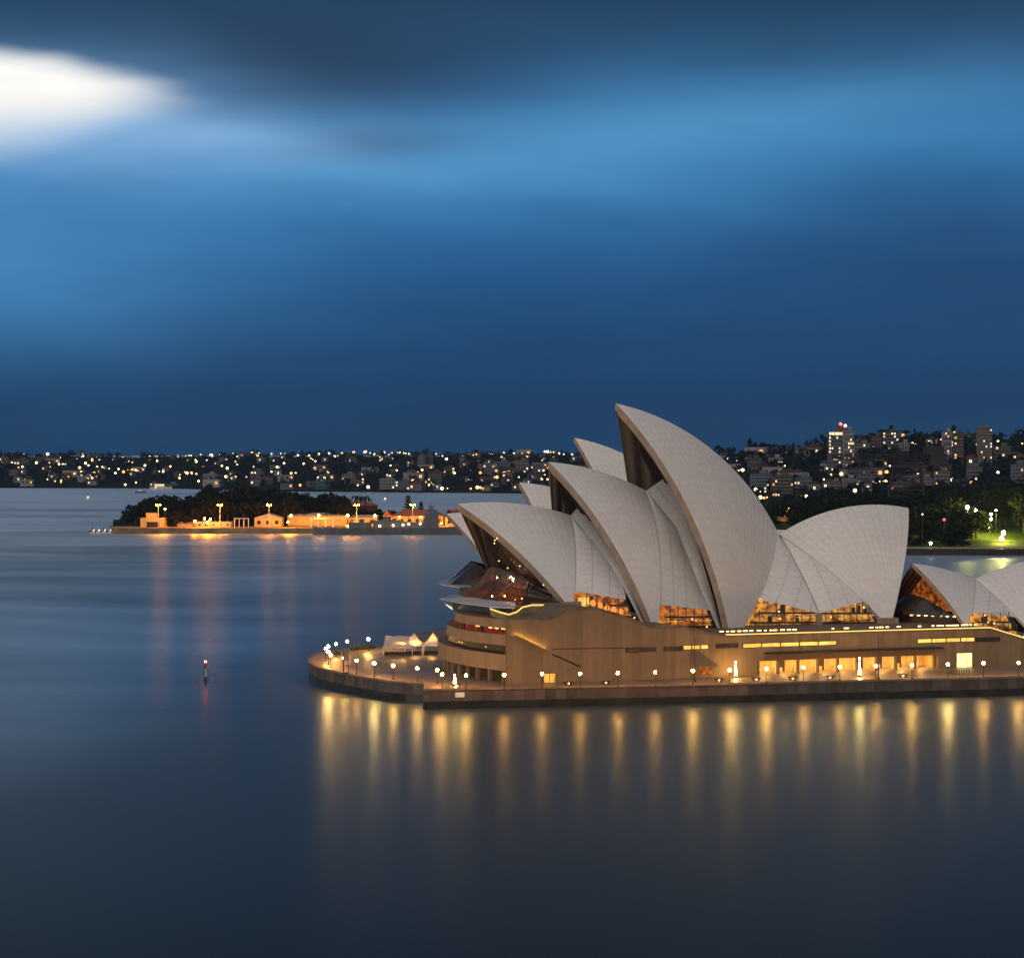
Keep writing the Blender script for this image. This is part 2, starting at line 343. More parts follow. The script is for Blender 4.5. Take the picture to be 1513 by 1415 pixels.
# ------------------------------------------------------------------ water: one sheet to the horizon
WZ = -.8          # water level; the quay top is at 3.7
def water_mat():
    """dark body colour under a blurred mirror whose strength falls off with the angle of view, as on a rippled sea"""
    m = bpy.data.materials.new('harbour_water'); m.use_nodes = True; t = NT(m.node_tree); t.n.clear()
    g = t.new('ShaderNodeNewGeometry'); P = g.outputs['Position']
    n1 = t.noise(t.vscale(P, (.004, .0016, 1)), 1.0, 4, .55); wv = t.new('ShaderNodeCombineXYZ'); t.l.new(t.m('MULTIPLY', t.noise(t.vscale(P, (.006, .004, 1)), 1.0, 2), 160.0), wv.inputs[1]); ad = t.new('ShaderNodeVectorMath', operation='ADD'); t.l.new(P, ad.inputs[0]); t.l.new(wv.outputs[0], ad.inputs[1]); Pw = ad.outputs[0]
    n2 = t.noise(t.vscale(Pw, (.006, .014, 1)), 1.0, 3, .55); n3 = t.noise(t.vscale(Pw, (.0022, .0042, 1)), 1.0, 3, .6)
    sp = t.new('ShaderNodeSeparateXYZ'); t.l.new(P, sp.inputs[0])
    lee = t.m('ADD', sp.outputs[0], t.m('MULTIPLY', t.m('SUBTRACT', n1, .5), 160.0))
    mr = t.new('ShaderNodeMapRange', interpolation_type='SMOOTHSTEP'); t.put(mr.inputs[0], lee); mr.inputs[1].default_value = -55; mr.inputs[2].default_value = -120
    open_ = mr.outputs[0]
    f = t.m('ADD', t.m('MULTIPLY', n2, .4), t.m('MULTIPLY', n3, .6))
    rgh = t.m('ADD', t.m('ADD', t.maprange(n1, .3, .7, .29, .36), t.m('MULTIPLY', t.maprange(sp.outputs[1], 700, 1500, 0, 1), .20)), t.m('MULTIPLY', open_, t.maprange(f, .3, .7, -.10, .02)))
    dt = t.new('ShaderNodeVectorMath', operation='DOT_PRODUCT'); t.l.new(g.outputs['Normal'], dt.inputs[0]); t.l.new(g.outputs['Incoming'], dt.inputs[1])
    k = lambda v: (v, v, v, 1)
    fr = t.ramp(t.m('ABSOLUTE', dt.outputs['Value']), [(0, k(1)), (.026, k(.80)), (.05, k(.70)), (.09, k(.53)), (.14, k(.35)), (.21, k(.155)), (.4, k(.08)), (1, k(.03))])
    fr = t.m('MULTIPLY', fr, t.m('ADD', 1.0, t.m('MULTIPLY', open_, t.maprange(f, .35, .65, -.22, .75))), clamp=True)
    gl = t.new('ShaderNodeBsdfGlossy'); gl.distribution = 'GGX'; t.l.new(rgh, gl.inputs['Roughness']); gl.inputs[0].default_value = (.76, .92, 1, 1)
    df = t.new('ShaderNodeBsdfDiffuse'); df.inputs[0].default_value = (.012, .024, .034, 1)
    bp = t.new('ShaderNodeBump'); bp.inputs['Strength'].default_value = .2; bp.inputs['Distance'].default_value = .6
    t.l.new(t.noise(t.vscale(P, (.02, .012, 1)), 1.0, 3), bp.inputs['Height']); t.l.new(bp.outputs[0], gl.inputs['Normal'])
    mx = t.new('ShaderNodeMixShader'); t.l.new(fr, mx.inputs[0]); t.l.new(df.outputs[0], mx.inputs[1]); t.l.new(gl.outputs[0], mx.inputs[2])
    o = t.new('ShaderNodeOutputMaterial'); t.l.new(mx.outputs[0], o.inputs[0])
    return m
mb = MB(); mb.poly([(-30000, -3000, WZ), (30000, -3000, WZ), (30000, 40000, WZ), (-30000, 40000, WZ)])
tag(mb.build('water', water_mat()), 'smooth dark blue harbour water with blurred reflections', None, None, 'structure')

# ------------------------------------------------------------------ promenade and sea wall
tip_px = [(627.6, 1008.3), (600, 1007.4), (570.9, 1004.7), (541.8, 1000.3), (512.7, 994.8), (483.6, 988.7), (469, 984.3), (459, 979), (456, 975.6), (459, 971), (469, 966), (483.6, 962.5), (501, 960), (527, 958), (553.4, 956)]
ZP = 3.7
tip = [(p.x, p.y) for p in (gnd(x, y, ZP) for x, y in tip_px)]
outline = [W2(178.7, 33.1), W2(173.5, 47.4), W2(231.3, 57.9), W2(316.9, 69.5), W2(430, 85), W2(430, -150), W2(240, -125), W2(215, -95)] + tip[::-1][0:-1]
mb = MB(); mb.poly([(x, y, ZP) for x, y in outline])
tag(mb.build('promenade', M['pave']), 'paved harbour promenade round the opera house', None, None, 'structure')
wall = empty('seawall', (outline[1][0], outline[1][1], 0), 'stone sea wall round the opera house point with dark tide band', 'sea wall')
mb = MB(); d = 0; n = len(outline)
for i in range(n):
    a, b = outline[i], outline[(i + 1) % n]; L = math.hypot(b[0] - a[0], b[1] - a[1])
    mb.add([(a[0], a[1], .9), (b[0], b[1], .9), (b[0], b[1], ZP - .35), (a[0], a[1], ZP - .35)], [(0, 1, 2, 3)], [(d, .9), (d + L, .9), (d + L, ZP), (d, ZP)]); d += L
mb.build('wall_face', M['seawall'], wall)
M['tide'] = mat('tide_stained_stone', (.035, .03, .025), .4, .3, .3)
cen = Vector((sum(p[0] for p in outline) / n, sum(p[1] for p in outline) / n, 0))
def offs(p, o):
    q = Vector((p[0], p[1], 0)); dd = (q - cen).normalized(); return q + dd * o
mb = MB()
for i in range(n):
    a, b = outline[i], outline[(i + 1) % n]
    mb.add([(a[0], a[1], -4), (b[0], b[1], -4), (b[0], b[1], .9), (a[0], a[1], .9)], [(0, 1, 2, 3)])
mb.build('tide_band', M['tide'], wall)
mb = MB()
for i in range(n):
    a, b = outline[i], outline[(i + 1) % n]; ao, bo = offs(a, .25), offs(b, .25); ai, bi = offs(a, -.5), offs(b, -.5)
    z0, z1 = ZP - .35, ZP + .12
    mb.add([(ao.x, ao.y, z0), (bo.x, bo.y, z0), (bo.x, bo.y, z1), (ao.x, ao.y, z1), (bi.x, bi.y, z1), (ai.x, ai.y, z1), (bi.x, bi.y, ZP), (ai.x, ai.y, ZP)], [(0, 1, 2, 3), (3, 2, 4, 5), (5, 4, 6, 7)])
mb.build('coping', mat('coping_stone', (.26, .17, .11), .6, .2, .4), wall)
pa, pb = Vector((*outline[1], 2.3)), Vector((*outline[2], 2.3)); dq = (pb - pa).normalized(); nq = Vector((dq.y, -dq.x, 0))
mb = MB(); mb.box(pa + dq * 8.3 + nq * .08, (2.1, .1, 1.1), math.atan2(dq.y, dq.x)); mb.build('notice_board', M['white'], wall)

# ------------------------------------------------------------------ the opera house
OH = empty('opera_house', W(255, 0, ZP), 'large opera house with white tiled sail shells on a brown stone podium', 'opera house')
def centre(Fp, Tp, Bp, Rr):
    a, b = Tp - Fp, Bp - Fp; cr = a.cross(b)
    cc = Fp + (cr.cross(a) * b.dot(b) + b.cross(cr) * a.dot(a)) / (2 * cr.dot(cr))
    h = math.sqrt(max(0, Rr * Rr - (cc - Fp).length_squared)); k = cr.normalized() * h
    return cc + k if (cc + k).y < (cc - k).y else cc - k
def slerp(c_, a, b, t):
    a, b = a - c_, b - c_; wv = a.angle(b); s = math.sin(wv)
    return c_ + a * (math.sin((1 - t) * wv) / s) + b * (math.sin(t * wv) / s)
class Shell: pass
def geom(Tp, Bp, Fp, Rr):
    """(s,l,z) tuples -> half shell: spherical triangle foot / tip / back of ridge, worked out in (s,l,z)"""
    g = Shell(); T_, B_, F_ = Vector(Tp), Vector(Bp), Vector(Fp); l0 = T_.y
    a, b = T_ - F_, B_ - F_; cr = a.cross(b)
    cc = F_ + (cr.cross(a) * b.dot(b) + b.cross(cr) * a.dot(a)) / (2 * cr.dot(cr))
    h = math.sqrt(max(0, Rr * Rr - (cc - F_).length_squared)); k = cr.normalized() * h
    g.C = cc + k if (cc + k).y < (cc - k).y else cc - k
    g.T, g.B, g.F, g.R, g.l0 = T_, B_, F_, (g.C - F_ if 0 else F_ - g.C).length, l0
    q = Vector((g.C.x, l0, g.C.z)); g.ridge = lambda t: slerp(q, T_, B_, t)
    g.pt = lambda t, r: slerp(g.C, F_, g.ridge(t), r)          # t across the fan (0 front, 1 back), r from foot to ridge
    return g
def local_shell(g, mapf, parent, nt=22, nr=26, thick=2.0, infill='louvre', name='shell', far=True, label=None, inset=.10, ncol=9):
    """builds outer tiles, rim and mouth wall; mapf maps (s,l,z) to world"""
    sh = MB(); rm = MB()
    nrib = max(6, round((g.T - g.B).length / 2.4))
    sides = (1, -1) if far else (1,)
    for sg in sides:
        fl = lambda p: mapf(p.x, g.l0 + sg * (p.y - g.l0), p.z)
        rows, uvs = [], []
        Lr = [(g.ridge(i / nt) - g.F).length for i in range(nt + 1)]
        for i in range(nt + 1):
            t = i / nt; rows.append([fl(g.pt(t, .02 + .98 * j / nr)) for j in range(nr + 1)]); uvs.append([(t * nrib, j / nr * Lr[i]) for j in range(nr + 1)])
        sh.grid(rows, uvs)
        def inner(t, r):
            p = g.pt(t, r); q = p + (g.C - p).normalized() * thick; q.y = max(q.y, g.l0 + .02); return q
        rows = [[fl(inner(i / nt, .02 + .98 * j / nr)) for j in range(nr + 1)] for i in range(nt + 1)]
        rm.grid(rows, [[(i / nt, j / nr) for j in range(nr + 1)] for i in range(nt + 1)], 1)
        for t in (0, 1):
            (rm if t == 0 else sh).grid([[fl(g.pt(t, .02 + .98 * j / nr)) for j in range(nr + 1)], [fl(inner(t, .02 + .98 * j / nr)) for j in range(nr + 1)]], None, 0)
    o = sh.build(name, M['tile'], parent, smooth=True)
    if label: o['label'] = label
    rm.build('shell_rim', [M['rim'], M['rib']], o, smooth=False)
    if infill:
        iw = MB(); cols = []
        for j in range(3, nr + 1):
            r = .02 + .98 * j / nr; p = g.pt(inset + (max(0, .80 - r) * .8 if infill == 'louvre' else 0), r); p = p + (g.C - p).normalized() * (thick * .9); hw = max(p.y - g.l0, 0)
            row = []
            for k in range(ncol * 2 + 1):
                x = hw * (1 - 2 * k / (ncol * 2)); z = (.9 if k % 2 else -.3) * min(1, hw / 3) * min(1, (1 - abs(1 - k / ncol)) * 2.5)
                row.append(mapf(p.x + z + .25 * (hw - abs(x)) * .15, g.l0 + x, p.z))
            cols.append(row)
        iw.grid(cols); iw.build('louvre_wall' if infill == 'louvre' else 'glass_wall', M[infill], o)
    return o
def sub_shape(p): return p
A4 = geom((241.2, 0, 69.4), (287.0, 0, 36.7), (262.1, 24, 8.6), 88)
A3 = geom((222.8, 0, 54.6), (249.7, 0, 47.2), (239.1, 30, 12.0), 88)
A2 = geom((198.6, 0, 44.2), (229.0, 0, 41.1), (219.1, 25, 18.6), 88)
A1 = geom((326.3, 0, 42.1), (287.6, 0, 35.6), (306.8, 24, 12.3), 68)
sA4 = local_shell(A4, W, OH, label='tallest white tiled shell of the front row')
sA3 = local_shell(A3, W, OH, label='middle white tiled shell of the front row')
sA2 = local_shell(A2, W, OH, infill='bronze_glass', label='low white tiled shell at the water end of the front row', ncol=14, inset=.14)
sA1 = local_shell(A1, W, OH, label='broad white tiled shell facing away from the water end', nt=26)

def to_slz(p): q = p; return (q.dot(U), q.dot(N) + DA, q.z)
def resample(pts, m):
    pts = [Vector(p) for p in pts]; L = [0]
    for a, b in zip(pts, pts[1:]): L.append(L[-1] + (b - a).length)
    res = []
    for k in range(m):
        x = L[-1] * k / (m - 1); i = 0
        while i < len(L) - 2 and L[i + 1] < x: i += 1
        f = 0 if L[i + 1] == L[i] else (x - L[i]) / (L[i + 1] - L[i]); res.append(pts[i].lerp(pts[i + 1], f))
    return res
def crease_line(pxs, lfoot, l0=0.0, pw=.8):
    y0, y1 = pxs[0][1], pxs[-1][1]
    return [onl(x, y, l0 + (lfoot - l0) * max(0, min(1, (y - y0) / (y1 - y0))) ** pw) for x, y in pxs]
def arc_pts(g, t, r0, r1, m, mapf=W, inn=.25):
    res = []
    for k in range(m):
        p = g.pt(t, r0 + (r1 - r0) * k / (m - 1)); p = p + (g.C - p).normalized() * inn; res.append(mapf(p.x, p.y, p.z))
    return res
def arc_r_at(g, t, py):
    """fraction along the rib where it passes a photo row"""
    best = (1e9, 0)
    for k in range(200):
        r = k / 199; p = g.pt(t, r); q = W(p.x, p.y, p.z); y = HY - F * (q.z - ZC) / q.y
        if abs(y - py) < best[0]: best = (abs(y - py), r)
    return best[1]
def facet(mb, left, right, bulge=.5, cols=6, uvw=1.0, u0=0.0):
    m = 16; l_, r_ = resample(left, m), resample(right, m); rows, uvs = [], []
    for i in range(m):
        row, uv = [], []
        wd = (r_[i] - l_[i]).length
        for k in range(cols + 1):
            f = k / cols; p = l_[i].lerp(r_[i], f) + N * (bulge * 4 * f * (1 - f)) + Vector((0, 0, bulge * 1.2 * f * (1 - f)))
            row.append(p); uv.append((u0 + f * wd / 4.5, i / (m - 1) * (l_[0] - l_[-1]).length))
        rows.append(row); uvs.append(uv)
    mb.grid(rows, uvs)
def side_shell(gl, crease_px, lf, right_px, wl, wr_px, label):
    """shell panel filling the gap behind one sail: left facet, crease, narrow right facet"""
    mb = MB(); cr = crease_line(crease_px, lf); rt = [p - N * (5.0 * max(0, 1 - i / 3)) for i, p in enumerate(crease_line(right_px, lf - 1.5))]
    rl = arc_r_at(gl, 1.0, wl)
    left = arc_pts(gl, 1.0, 1.0, rl, 16); cut = crease_line([p for p in crease_px if p[1] < wr_px[1]] + [wr_px], lf * ((wr_px[1] - crease_px[0][1]) / (crease_px[-1][1] - crease_px[0][1])) ** .8)
    facet(mb, left, cut, .35); facet(mb, cr, rt, .2, 3, u0=9)
    o = mb.build('side_shell', M['side_tile'], OH, smooth=False); o['label'] = label; return o
side_shell(A2, [(843, 762), (863, 784.7), (885, 810.5), (906, 841), (923, 872), (934, 893), (947, 919)], 27.5, [(868, 746), (890, 779), (908, 812), (922, 842), (934, 866), (942, 886), (953, 921)], 873, (925, 886), 'tiled side panel between the low and middle shells')
side_shell(A3, [(955, 725), (967, 740), (998.8, 777.8), (1017.7, 826), (1034.9, 870.7), (1048.6, 901.6), (1061, 930)], 23, [(994, 706), (1022, 750), (1030, 789.8), (1042, 843), (1053.7, 882.7), (1060, 905), (1066, 931)], 893, (1048.6, 901.6), 'tiled side panel between the middle and tallest shells')
mb = MB()
cr = crease_line([(1153, 797), (1165, 812), (1185, 850), (1200, 882), (1210, 906)], 21)
rl = arc_r_at(A4, 1.0, 886); rr = arc_r_at(A1, 1.0, 888)
facet(mb, arc_pts(A4, 1.0, .985, rl, 16), cr, .5); facet(mb, cr, arc_pts(A1, 1.0, .985, rr, 16), .5, u0=7)
o = mb.build('side_shell', M['side_tile'], OH, smooth=False); o['label'] = 'two folded tiled panels between the tallest shell and the broad shell'
mb = MB(); mb.tube([x + N * .08 for x in cr], .10, 5); mb.build('panel_joint', M['rim'], o)
mb = MB(); a = cr[-1]; mb.box((a.x, a.y, (a.z + 13.4) / 2), (1.3, 1.3, a.z - 13.4), TH); mb.build('post', M['rim'], OH)

# windows under the side shells: lit back wall, mullions, pane
def window_bay(px, l, mull, glowm, label=None, name='window', back=4.0, lit=None):
    pts = [onl(x, y, l) for x, y in px]
    mb = MB(); mb.poly([p + N * .0 for p in pts]); o = mb.build(name, M['clear'], OH)
    if label: o['label'] = label
    b = MB(); cx = sum(pts, Vector()) / len(pts)
    b.poly([cx + (p - cx) * 1.12 - N * back for p in pts]); b.build('lit_back_wall', glowm, o)
    ms = MB()
    xs = [p[0] for p in px]; x0, x1 = min(xs), max(xs)
    def yrange(x):
        ys = []
        for (ax, ay), (bx, by) in zip(px, px[1:] + px[:1]):
            if (ax - x) * (bx - x) <= 0 and ax != bx: ys.append(ay + (by - ay) * (x - ax) / (bx - ax))
        return (min(ys), max(ys)) if len(ys) > 1 else None
    for k in range(1, mull):
        x = x0 + (x1 - x0) * k / mull; yr = yrange(x)
        if yr and yr[1] - yr[0] > 2: ms.tube([onl(x, yr[0], l + .1), onl(x + random.uniform(-1, 1), yr[1], l + .1)], .11, 4)
    mid = [yrange(x0 + (x1 - x0) * f) for f in (.15, .85)]
    if all(mid):
        ms.tube([onl(x0 + (x1 - x0) * .15, sum(mid[0]) / 2 + 2, l + .12), onl(x0 + (x1 - x0) * .85, sum(mid[1]) / 2 + 2, l + .12)], .10, 4)
    ms.build('mullion', M['bronze'], o)
    ys = [p[1] for p in px]; sl = MB(); rw = random.Random(int(x0))
    for f in (.42, .74):
        y = min(ys) + (max(ys) - min(ys)) * f; xs_ = [x for x in (x0 + (x1 - x0) * k / 40 for k in range(41)) if yrange(x) and yrange(x)[0] + 1 < y < yrange(x)[1] + 6]
        if len(xs_) > 3: sl.tube([onl(xs_[0], y, l - 1.8), onl(xs_[-1], y - .3, l - 1.8)], .24, 4)
    sl.build('floor_edge', M['dark'], o)
    for k in range(7):
        x = rw.uniform(x0 + 4, x1 - 4); yr = yrange(x)
        if yr and yr[1] - yr[0] > 6:
            y = rw.uniform(yr[0] + 3, yr[1] - 2); d_ = MB()
            if k % 2: d_.ball(onl(x, y, l - 1.5), .16, 6, 5); d_.build('foyer_lamp', M['deckspot'], o)
            else: d_.box(onl(x, y + 2, l - 2.2), (rw.uniform(.5, 1.2), .5, rw.uniform(1.2, 2.2)), TH); d_.build('interior_pier', M['dark'], o)
    return o
window_bay([(1133, 887), (1210, 905.5), (1206, 931), (1097, 931)], 21.0, 9, M['interior'], 'amber lit window left of the central post')
window_bay([(1211, 905.5), (1281, 888), (1302, 925), (1214, 931)], 21.0, 10, M['interior'], 'amber lit window right of the central post')
w1 = window_bay([(853.5, 872.5), (926, 886), (945, 925), (851, 905)], 23.5, 6, M['winorange'], 'orange lit window under the side panel')
mb = MB(); mb.poly([onl(x, y, 22.5) for x, y in [(854, 882.5), (870, 882.5), (870, 899), (853, 899)]]); mb.build('lit_panel', M['winyellow'], w1)
for k in range(5):
    x, y = 876 + k * 10.2, 888.5 + k * 3.3; mb = MB(); mb.ball(onl(x, y + 3, 21.5), .75, 10, 8, 1.25); mb.build('arched_lamp', glow('arched_lamp_light', (1, .30, .04), 1.5), w1)
window_bay([(982.5, 893), (1049.5, 901.5), (1062, 937), (978, 930)], 22.0, 7, M['winorange'], 'dim orange lit window under the tall side panel')

# ------------------------------------------------------------------ podium
LW, LE = 44.0, -118.0
prof = [(203.5, 18.4), (205.8, 18.7), (210.5, 20.8), (216.7, 20.8), (231.5, 16.0), (239, 15.9), (246.3, 13.8), (252, 13.5), (298, 13.4), (323.5, 13.3), (333.5, 10.4), (352, 6.0), (362, ZP)]
so0, so1, zo = onl(1119, 1000, LW).dot(U), onl(1386, 995, LW).dot(U), onl(1250, 972, LW).z
mb = MB(); m_ = 0
def wq(mb, s0, s1, z0a, z1a, z0b, z1b, l=LW): # wall quad facing the camera
    mb.add([W(s0, l, z0a), W(s1, l, z0b), W(s1, l, z1b), W(s0, l, z1a)], [(0, 1, 2, 3)], [(s0, z0a), (s1, z0b), (s1, z1b), (s0, z1a)])
zb = lambda s: zo if so0 - .01 < s < so1 + .01 else ZP
cuts = sorted(set([p[0] for p in prof] + [so0, so1]))
for a, b in zip(cuts, cuts[1:]):
    lo = zo if a >= so0 - .01 and b <= so1 + .01 else ZP - .2
    za, zb_ = interp(a, prof), interp(b, prof)
    wq(mb, a, b, lo, max(za, lo), lo, max(zb_, lo))
# back recess of the colonnade
LR = LW - 6.5
mb.build('podium', M['podium'], OH); podium = OH.children[-1]
top = MB()
def lend(s):
    return interp(s, [(203.5, 2), (228, -60), (247, LE), (600, LE)])
for a, b in zip(prof, prof[1:]):
    top.add([W(a[0], LW, a[1]), W(b[0], LW, b[1]), W(b[0], lend(b[0]), b[1]), W(a[0], lend(a[0]), a[1])], [(0, 1, 2, 3)])
top.build('terrace', M['deck'], podium)
cp = MB()
for a, b in zip(prof, prof[1:]):
    d1 = .35
    cp.add([W(a[0], LW + .18, a[1] - .25), W(b[0], LW + .18, b[1] - .25), W(b[0], LW + .18, b[1] + .35), W(a[0], LW + .18, a[1] + .35), W(b[0], LW - .5, b[1] + .35), W(a[0], LW - .5, a[1] + .35), W(b[0], LW - .5, b[1]), W(a[0], LW - .5, a[1])],
           [(0, 1, 2, 3), (3, 2, 4, 5), (5, 4, 6, 7)])
cp.build('parapet', mat('parapet_stone', (.17, .12, .085), .7, .2, .4), podium)
sd_ = MB(); s0 = prof[0][0]
endl = [(s0, LW), (s0, 2), (228, -60), (247, LE)]
for a, b in zip(endl, endl[1:]):
    sd_.add([W(a[0], a[1], ZP), W(b[0], b[1], ZP), W(b[0], b[1], prof[0][1]), W(a[0], a[1], prof[0][1])], [(0, 1, 2, 3)], [(a[1], 0), (b[1], 0), (b[1], 15), (a[1], 15)])
sd_.add([W(247, LE, ZP)] + [W(max(247, p[0]), LE, 13.6 if p[0] < 252 else p[1]) for p in prof[-6:]], [list(range(7))], [(0, 0)] + [(p[0], p[1]) for p in prof[-6:]])
sd_.build('end_wall', M['podium'], podium)
# colonnade: lined recess with columns, openings and ceiling lights
rc = MB()
rc.add([W(so0, LR, ZP), W(so1, LR, ZP), W(so1, LR, zo), W(so0, LR, zo)], [(0, 1, 2, 3)])
rc.add([W(so0, LR, ZP), W(so0, LW, ZP), W(so0, LW, zo), W(so0, LR, zo)], [(0, 1, 2, 3)]); rc.add([W(so1, LR, ZP), W(so1, LW, ZP), W(so1, LW, zo), W(so1, LR, zo)], [(0, 1, 2, 3)])
rc.add([W(so0, LR, zo), W(so1, LR, zo), W(so1, LW, zo), W(so0, LW, zo)], [(0, 1, 2, 3)])
rc.build('colonnade', M['shopwall'], OH); colon = OH.children[-1]
nb = 9
for k in range(nb + 1):
    s = so0 + .6 + (so1 - so0 - 1.2) * k / nb
    b = MB(); b.box(W(s, LW - 1.0, (ZP + zo) / 2), (.5, .9, zo - ZP - .01), TH); b.build('column', M['podium'], colon)
    if k < nb:
        sm = s + (so1 - so0 - 1.2) / nb / 2
        b = MB(); b.box(W(sm, LW - 3.4, zo - .12), (3.2, .5, .1), TH); b.build('ceiling_light', M['shoplight'], colon)
        if k % 2 == 1 or k == 6:
            b = MB(); b.box(W(sm + 1.0, LR + .12, ZP + 1.75), (1.9, .2, 3.5), TH); b.build('doorway', M['dark'], colon)
        b = MB(); b.box(W(sm - .6, LR + 1.4, ZP + .55), (2.2, .8, 1.1), TH); b.build('counter', M['shopwall'], colon)
# long low canopy lip over the colonnade
b = MB(); za = onl(1127, 966, LW + 2.2).z
b.box(W((so0 + so1) / 2 + 1, LW + 1.1, za), (so1 - so0 - 1.5, 2.2, .35), TH); b.build('canopy', M['dark'], OH)
b = MB(); b.add([W(so0 + 2, LW + .9, za - .2), W(so1 - 3, LW + .9, za - .2), W(so1 - 3, LW + .1, zo + .1), W(so0 + 2, LW + .1, zo + .1)], [(0, 1, 2, 3)]); b.build('fascia', M['band'], OH)
# strip windows
mb = MB(); mb.tube([onl(816, 958.5, LW + .01), onl(922, 957, LW + .01)], .09, 4); mb.build('wall_joint', M['dark'], podium)
def strip_window(px0, px1, lit, panes, l=LW):
    a, c_ = onl(*px0, l), onl(*px1, l); mb = MB(); h = .42
    sa, sb = a.dot(U), c_.dot(U); z = (a.z + c_.z) / 2
    mb.box(W((sa + sb) / 2, l + .03, z), (sb - sa + .3, .10, 2 * h + .3), TH); o = mb.build('strip_window', M['dark'], podium)
    for k in range(panes):
        x0 = sa + (sb - sa) * k / panes; x1 = sa + (sb - sa) * (k + 1) / panes
        mb = MB(); mb.box(W((x0 + x1) / 2, l + .10, z), (x1 - x0 - .35, .06, 2 * h), TH); mb.build('pane', M['winyellow'] if lit else M['bronze_glass'], o)
strip_window((1097, 953), (1236, 950), True, 5); strip_window((1009, 956.5), (1047, 955), True, 3); strip_window((925, 960), (968, 959), False, 2)
strip_window((981, 958.5), (1007, 958), False, 1); strip_window((1059, 954), (1090, 953.5), False, 1)
strip_window((1355, 946.4), (1440, 944.7), True, 4); strip_window((1442, 944.6), (1477, 944.2), False, 2)
def door(px0, px1, m_, nm, bars):
    a, c_ = onl(*px0, LW), onl(*px1, LW); sa, sb = a.dot(U), c_.dot(U); z1, z0 = a.z, ZP
    mb = MB(); mb.box(W((sa + sb) / 2, LW + .04, (z0 + z1) / 2), (sb - sa + .4, .12, z1 - z0 + .2), TH); o = mb.build(nm, M['bronze'], podium)
    for k in range(bars):
        x0 = sa + (sb - sa) * k / bars; x1 = sa + (sb - sa) * (k + 1) / bars
        mb = MB(); mb.box(W((x0 + x1) / 2, LW + .14, (z0 + z1) / 2), (x1 - x0 - .2, .08, z1 - z0 - .2), TH); mb.build('door_leaf', m_, o)
door((803, 994.5), (820.6, 1011), glow('orange_door_light', (1, .48, .07), 1.3, True, .5, .5), 'stage_door', 2)
door((1413, 964.5), (1436, 988), glow('pale_entrance_light', (1, .80, .28), 3.0, True, .5, .9), 'glass_entrance', 3)
# wedge shaped porch over a stair opening
a0, a1, a2, a3 = (1026.5, 958), (1027, 984), (1046, 968), (1060, 982)
mb = MB(); pk = onl(1027, 960, LW + .1); b1 = onl(1025, 982, LW + 5); b2 = onl(1061, 983, LW + 4); b3 = onl(1050, 975, LW + .1)
mb.add([pk, b1, b2, b3], [(0, 1, 2), (0, 2, 3)]); mb.add([pk - Vector((0, 0, .3)), b1 - Vector((0, 0, .3)), b2 - Vector((0, 0, .3)), b3 - Vector((0, 0, .3))], [(2, 1, 0), (3, 2, 0)])
mb.add([b1, b2, b2 - Vector((0, 0, .3)), b1 - Vector((0, 0, .3))], [(0, 1, 2, 3)]); mb.build('porch_roof', M['band'], podium)
mb = MB(); mb.add([onl(1034, 986, LW + .06), onl(1051, 986, LW + .06), onl(1051, 996, LW + .06), onl(1034, 997, LW + .06)], [(0, 1, 2, 3)]); mb.build('lit_opening', M['winorange'], podium)
# light strip along the terrace edge
mb = MB(); pts = [W(s, LW + .32, interp(s, prof) + .12) for s in (250.5, 252, 275, 298, 323.5, 328, 333.5, 345)]
mb.tube(pts, .10, 5); mb.build('light_strip', M['strip'], podium)
for x in list(range(1066, 1190, 9)) + [1230, 1250, 1285] + list(range(1288, 1345, 8)) + list(range(1352, 1450, 7)):
    if random.random() < .78:
        p = onl(x + random.uniform(-2, 2), 928 - (x - 1066) * .012, LW - 4); mb = MB()
        mb.box((p.x, p.y, interp(p.dot(U), prof) + .55), (random.uniform(.4, 1.2), .3, .2), TH); mb.build('terrace_lamp', M['deckspot'], podium)
for k in range(8):
    s = 326.5 + k * 1.3; p = W(s, LW - 4, interp(s, prof) + .5); mb = MB(); mb.box(p, (.9, .3, .28), TH); mb.build('terrace_lamp', M['deckspot'], podium)
# balustrade on the east terrace, seen between shell and restaurant
mb = MB(); mb.box(W(345, -40, 14.2), (46, .25, 1.3), TH); mb.build('balustrade', M['rim'], podium)
mb = MB(); mb.box(W(345, -39.7, 14.95), (46, .2, .16), TH); mb.build('light_strip', M['strip'], podium)

# north end: bowed tiers of stone and glass
def bow(s_tip, lv, c_, l_hi, l_lo, k=18):
    return [W2(s_tip + c_ * (l - lv) ** 2, l) for l in [l_hi + (l_lo - l_hi) * i / k for i in range(k + 1)]]
def tier(name, z0, z1, s_tip, lv, c_, l_hi, l_lo, mat_, sb=204.2, label=None):
    pl = bow(s_tip, lv, c_, l_hi, l_lo); pl += [W2(sb + 3, l_lo), W2(sb, l_hi)]
    mb = MB(); mb.prism(pl, z0, z1); o = mb.build(name, mat_, OH)
    if label: o['label'] = label
    return o
tier('base_recess', ZP, 6.7, 194.5, 18, .008, 40.0, -22, M['dark'], label='dark open ground storey of the rounded end')
tier('stone_band', 6.7, 10.4, 191.0, 19, .0072, 43.6, -22, M['band'], label='lowest curved stone band')
g1 = tier('foyer_glazing', 10.4, 12.4, 193.2, 20, .0075, 41.6, -18, mat('dark_glazing', (.022, .018, .016), .4, .2, .3, .12), label='dark curved glazing between stone bands')
tier('stone_band', 12.4, 14.9, 191.8, 21, .0088, 43.5, -14, M['band'], label='middle curved stone band')
g2 = tier('foyer_glazing', 14.9, 16.4, 193.6, 22, .009, 42.4, -10, M['bronze_glass'], label='curved foyer glazing with red interior')
tier('stone_band', 16.4, 18.4, 192.2, 24, .011, 43.7, -8, M['band'], label='top curved stone parapet')
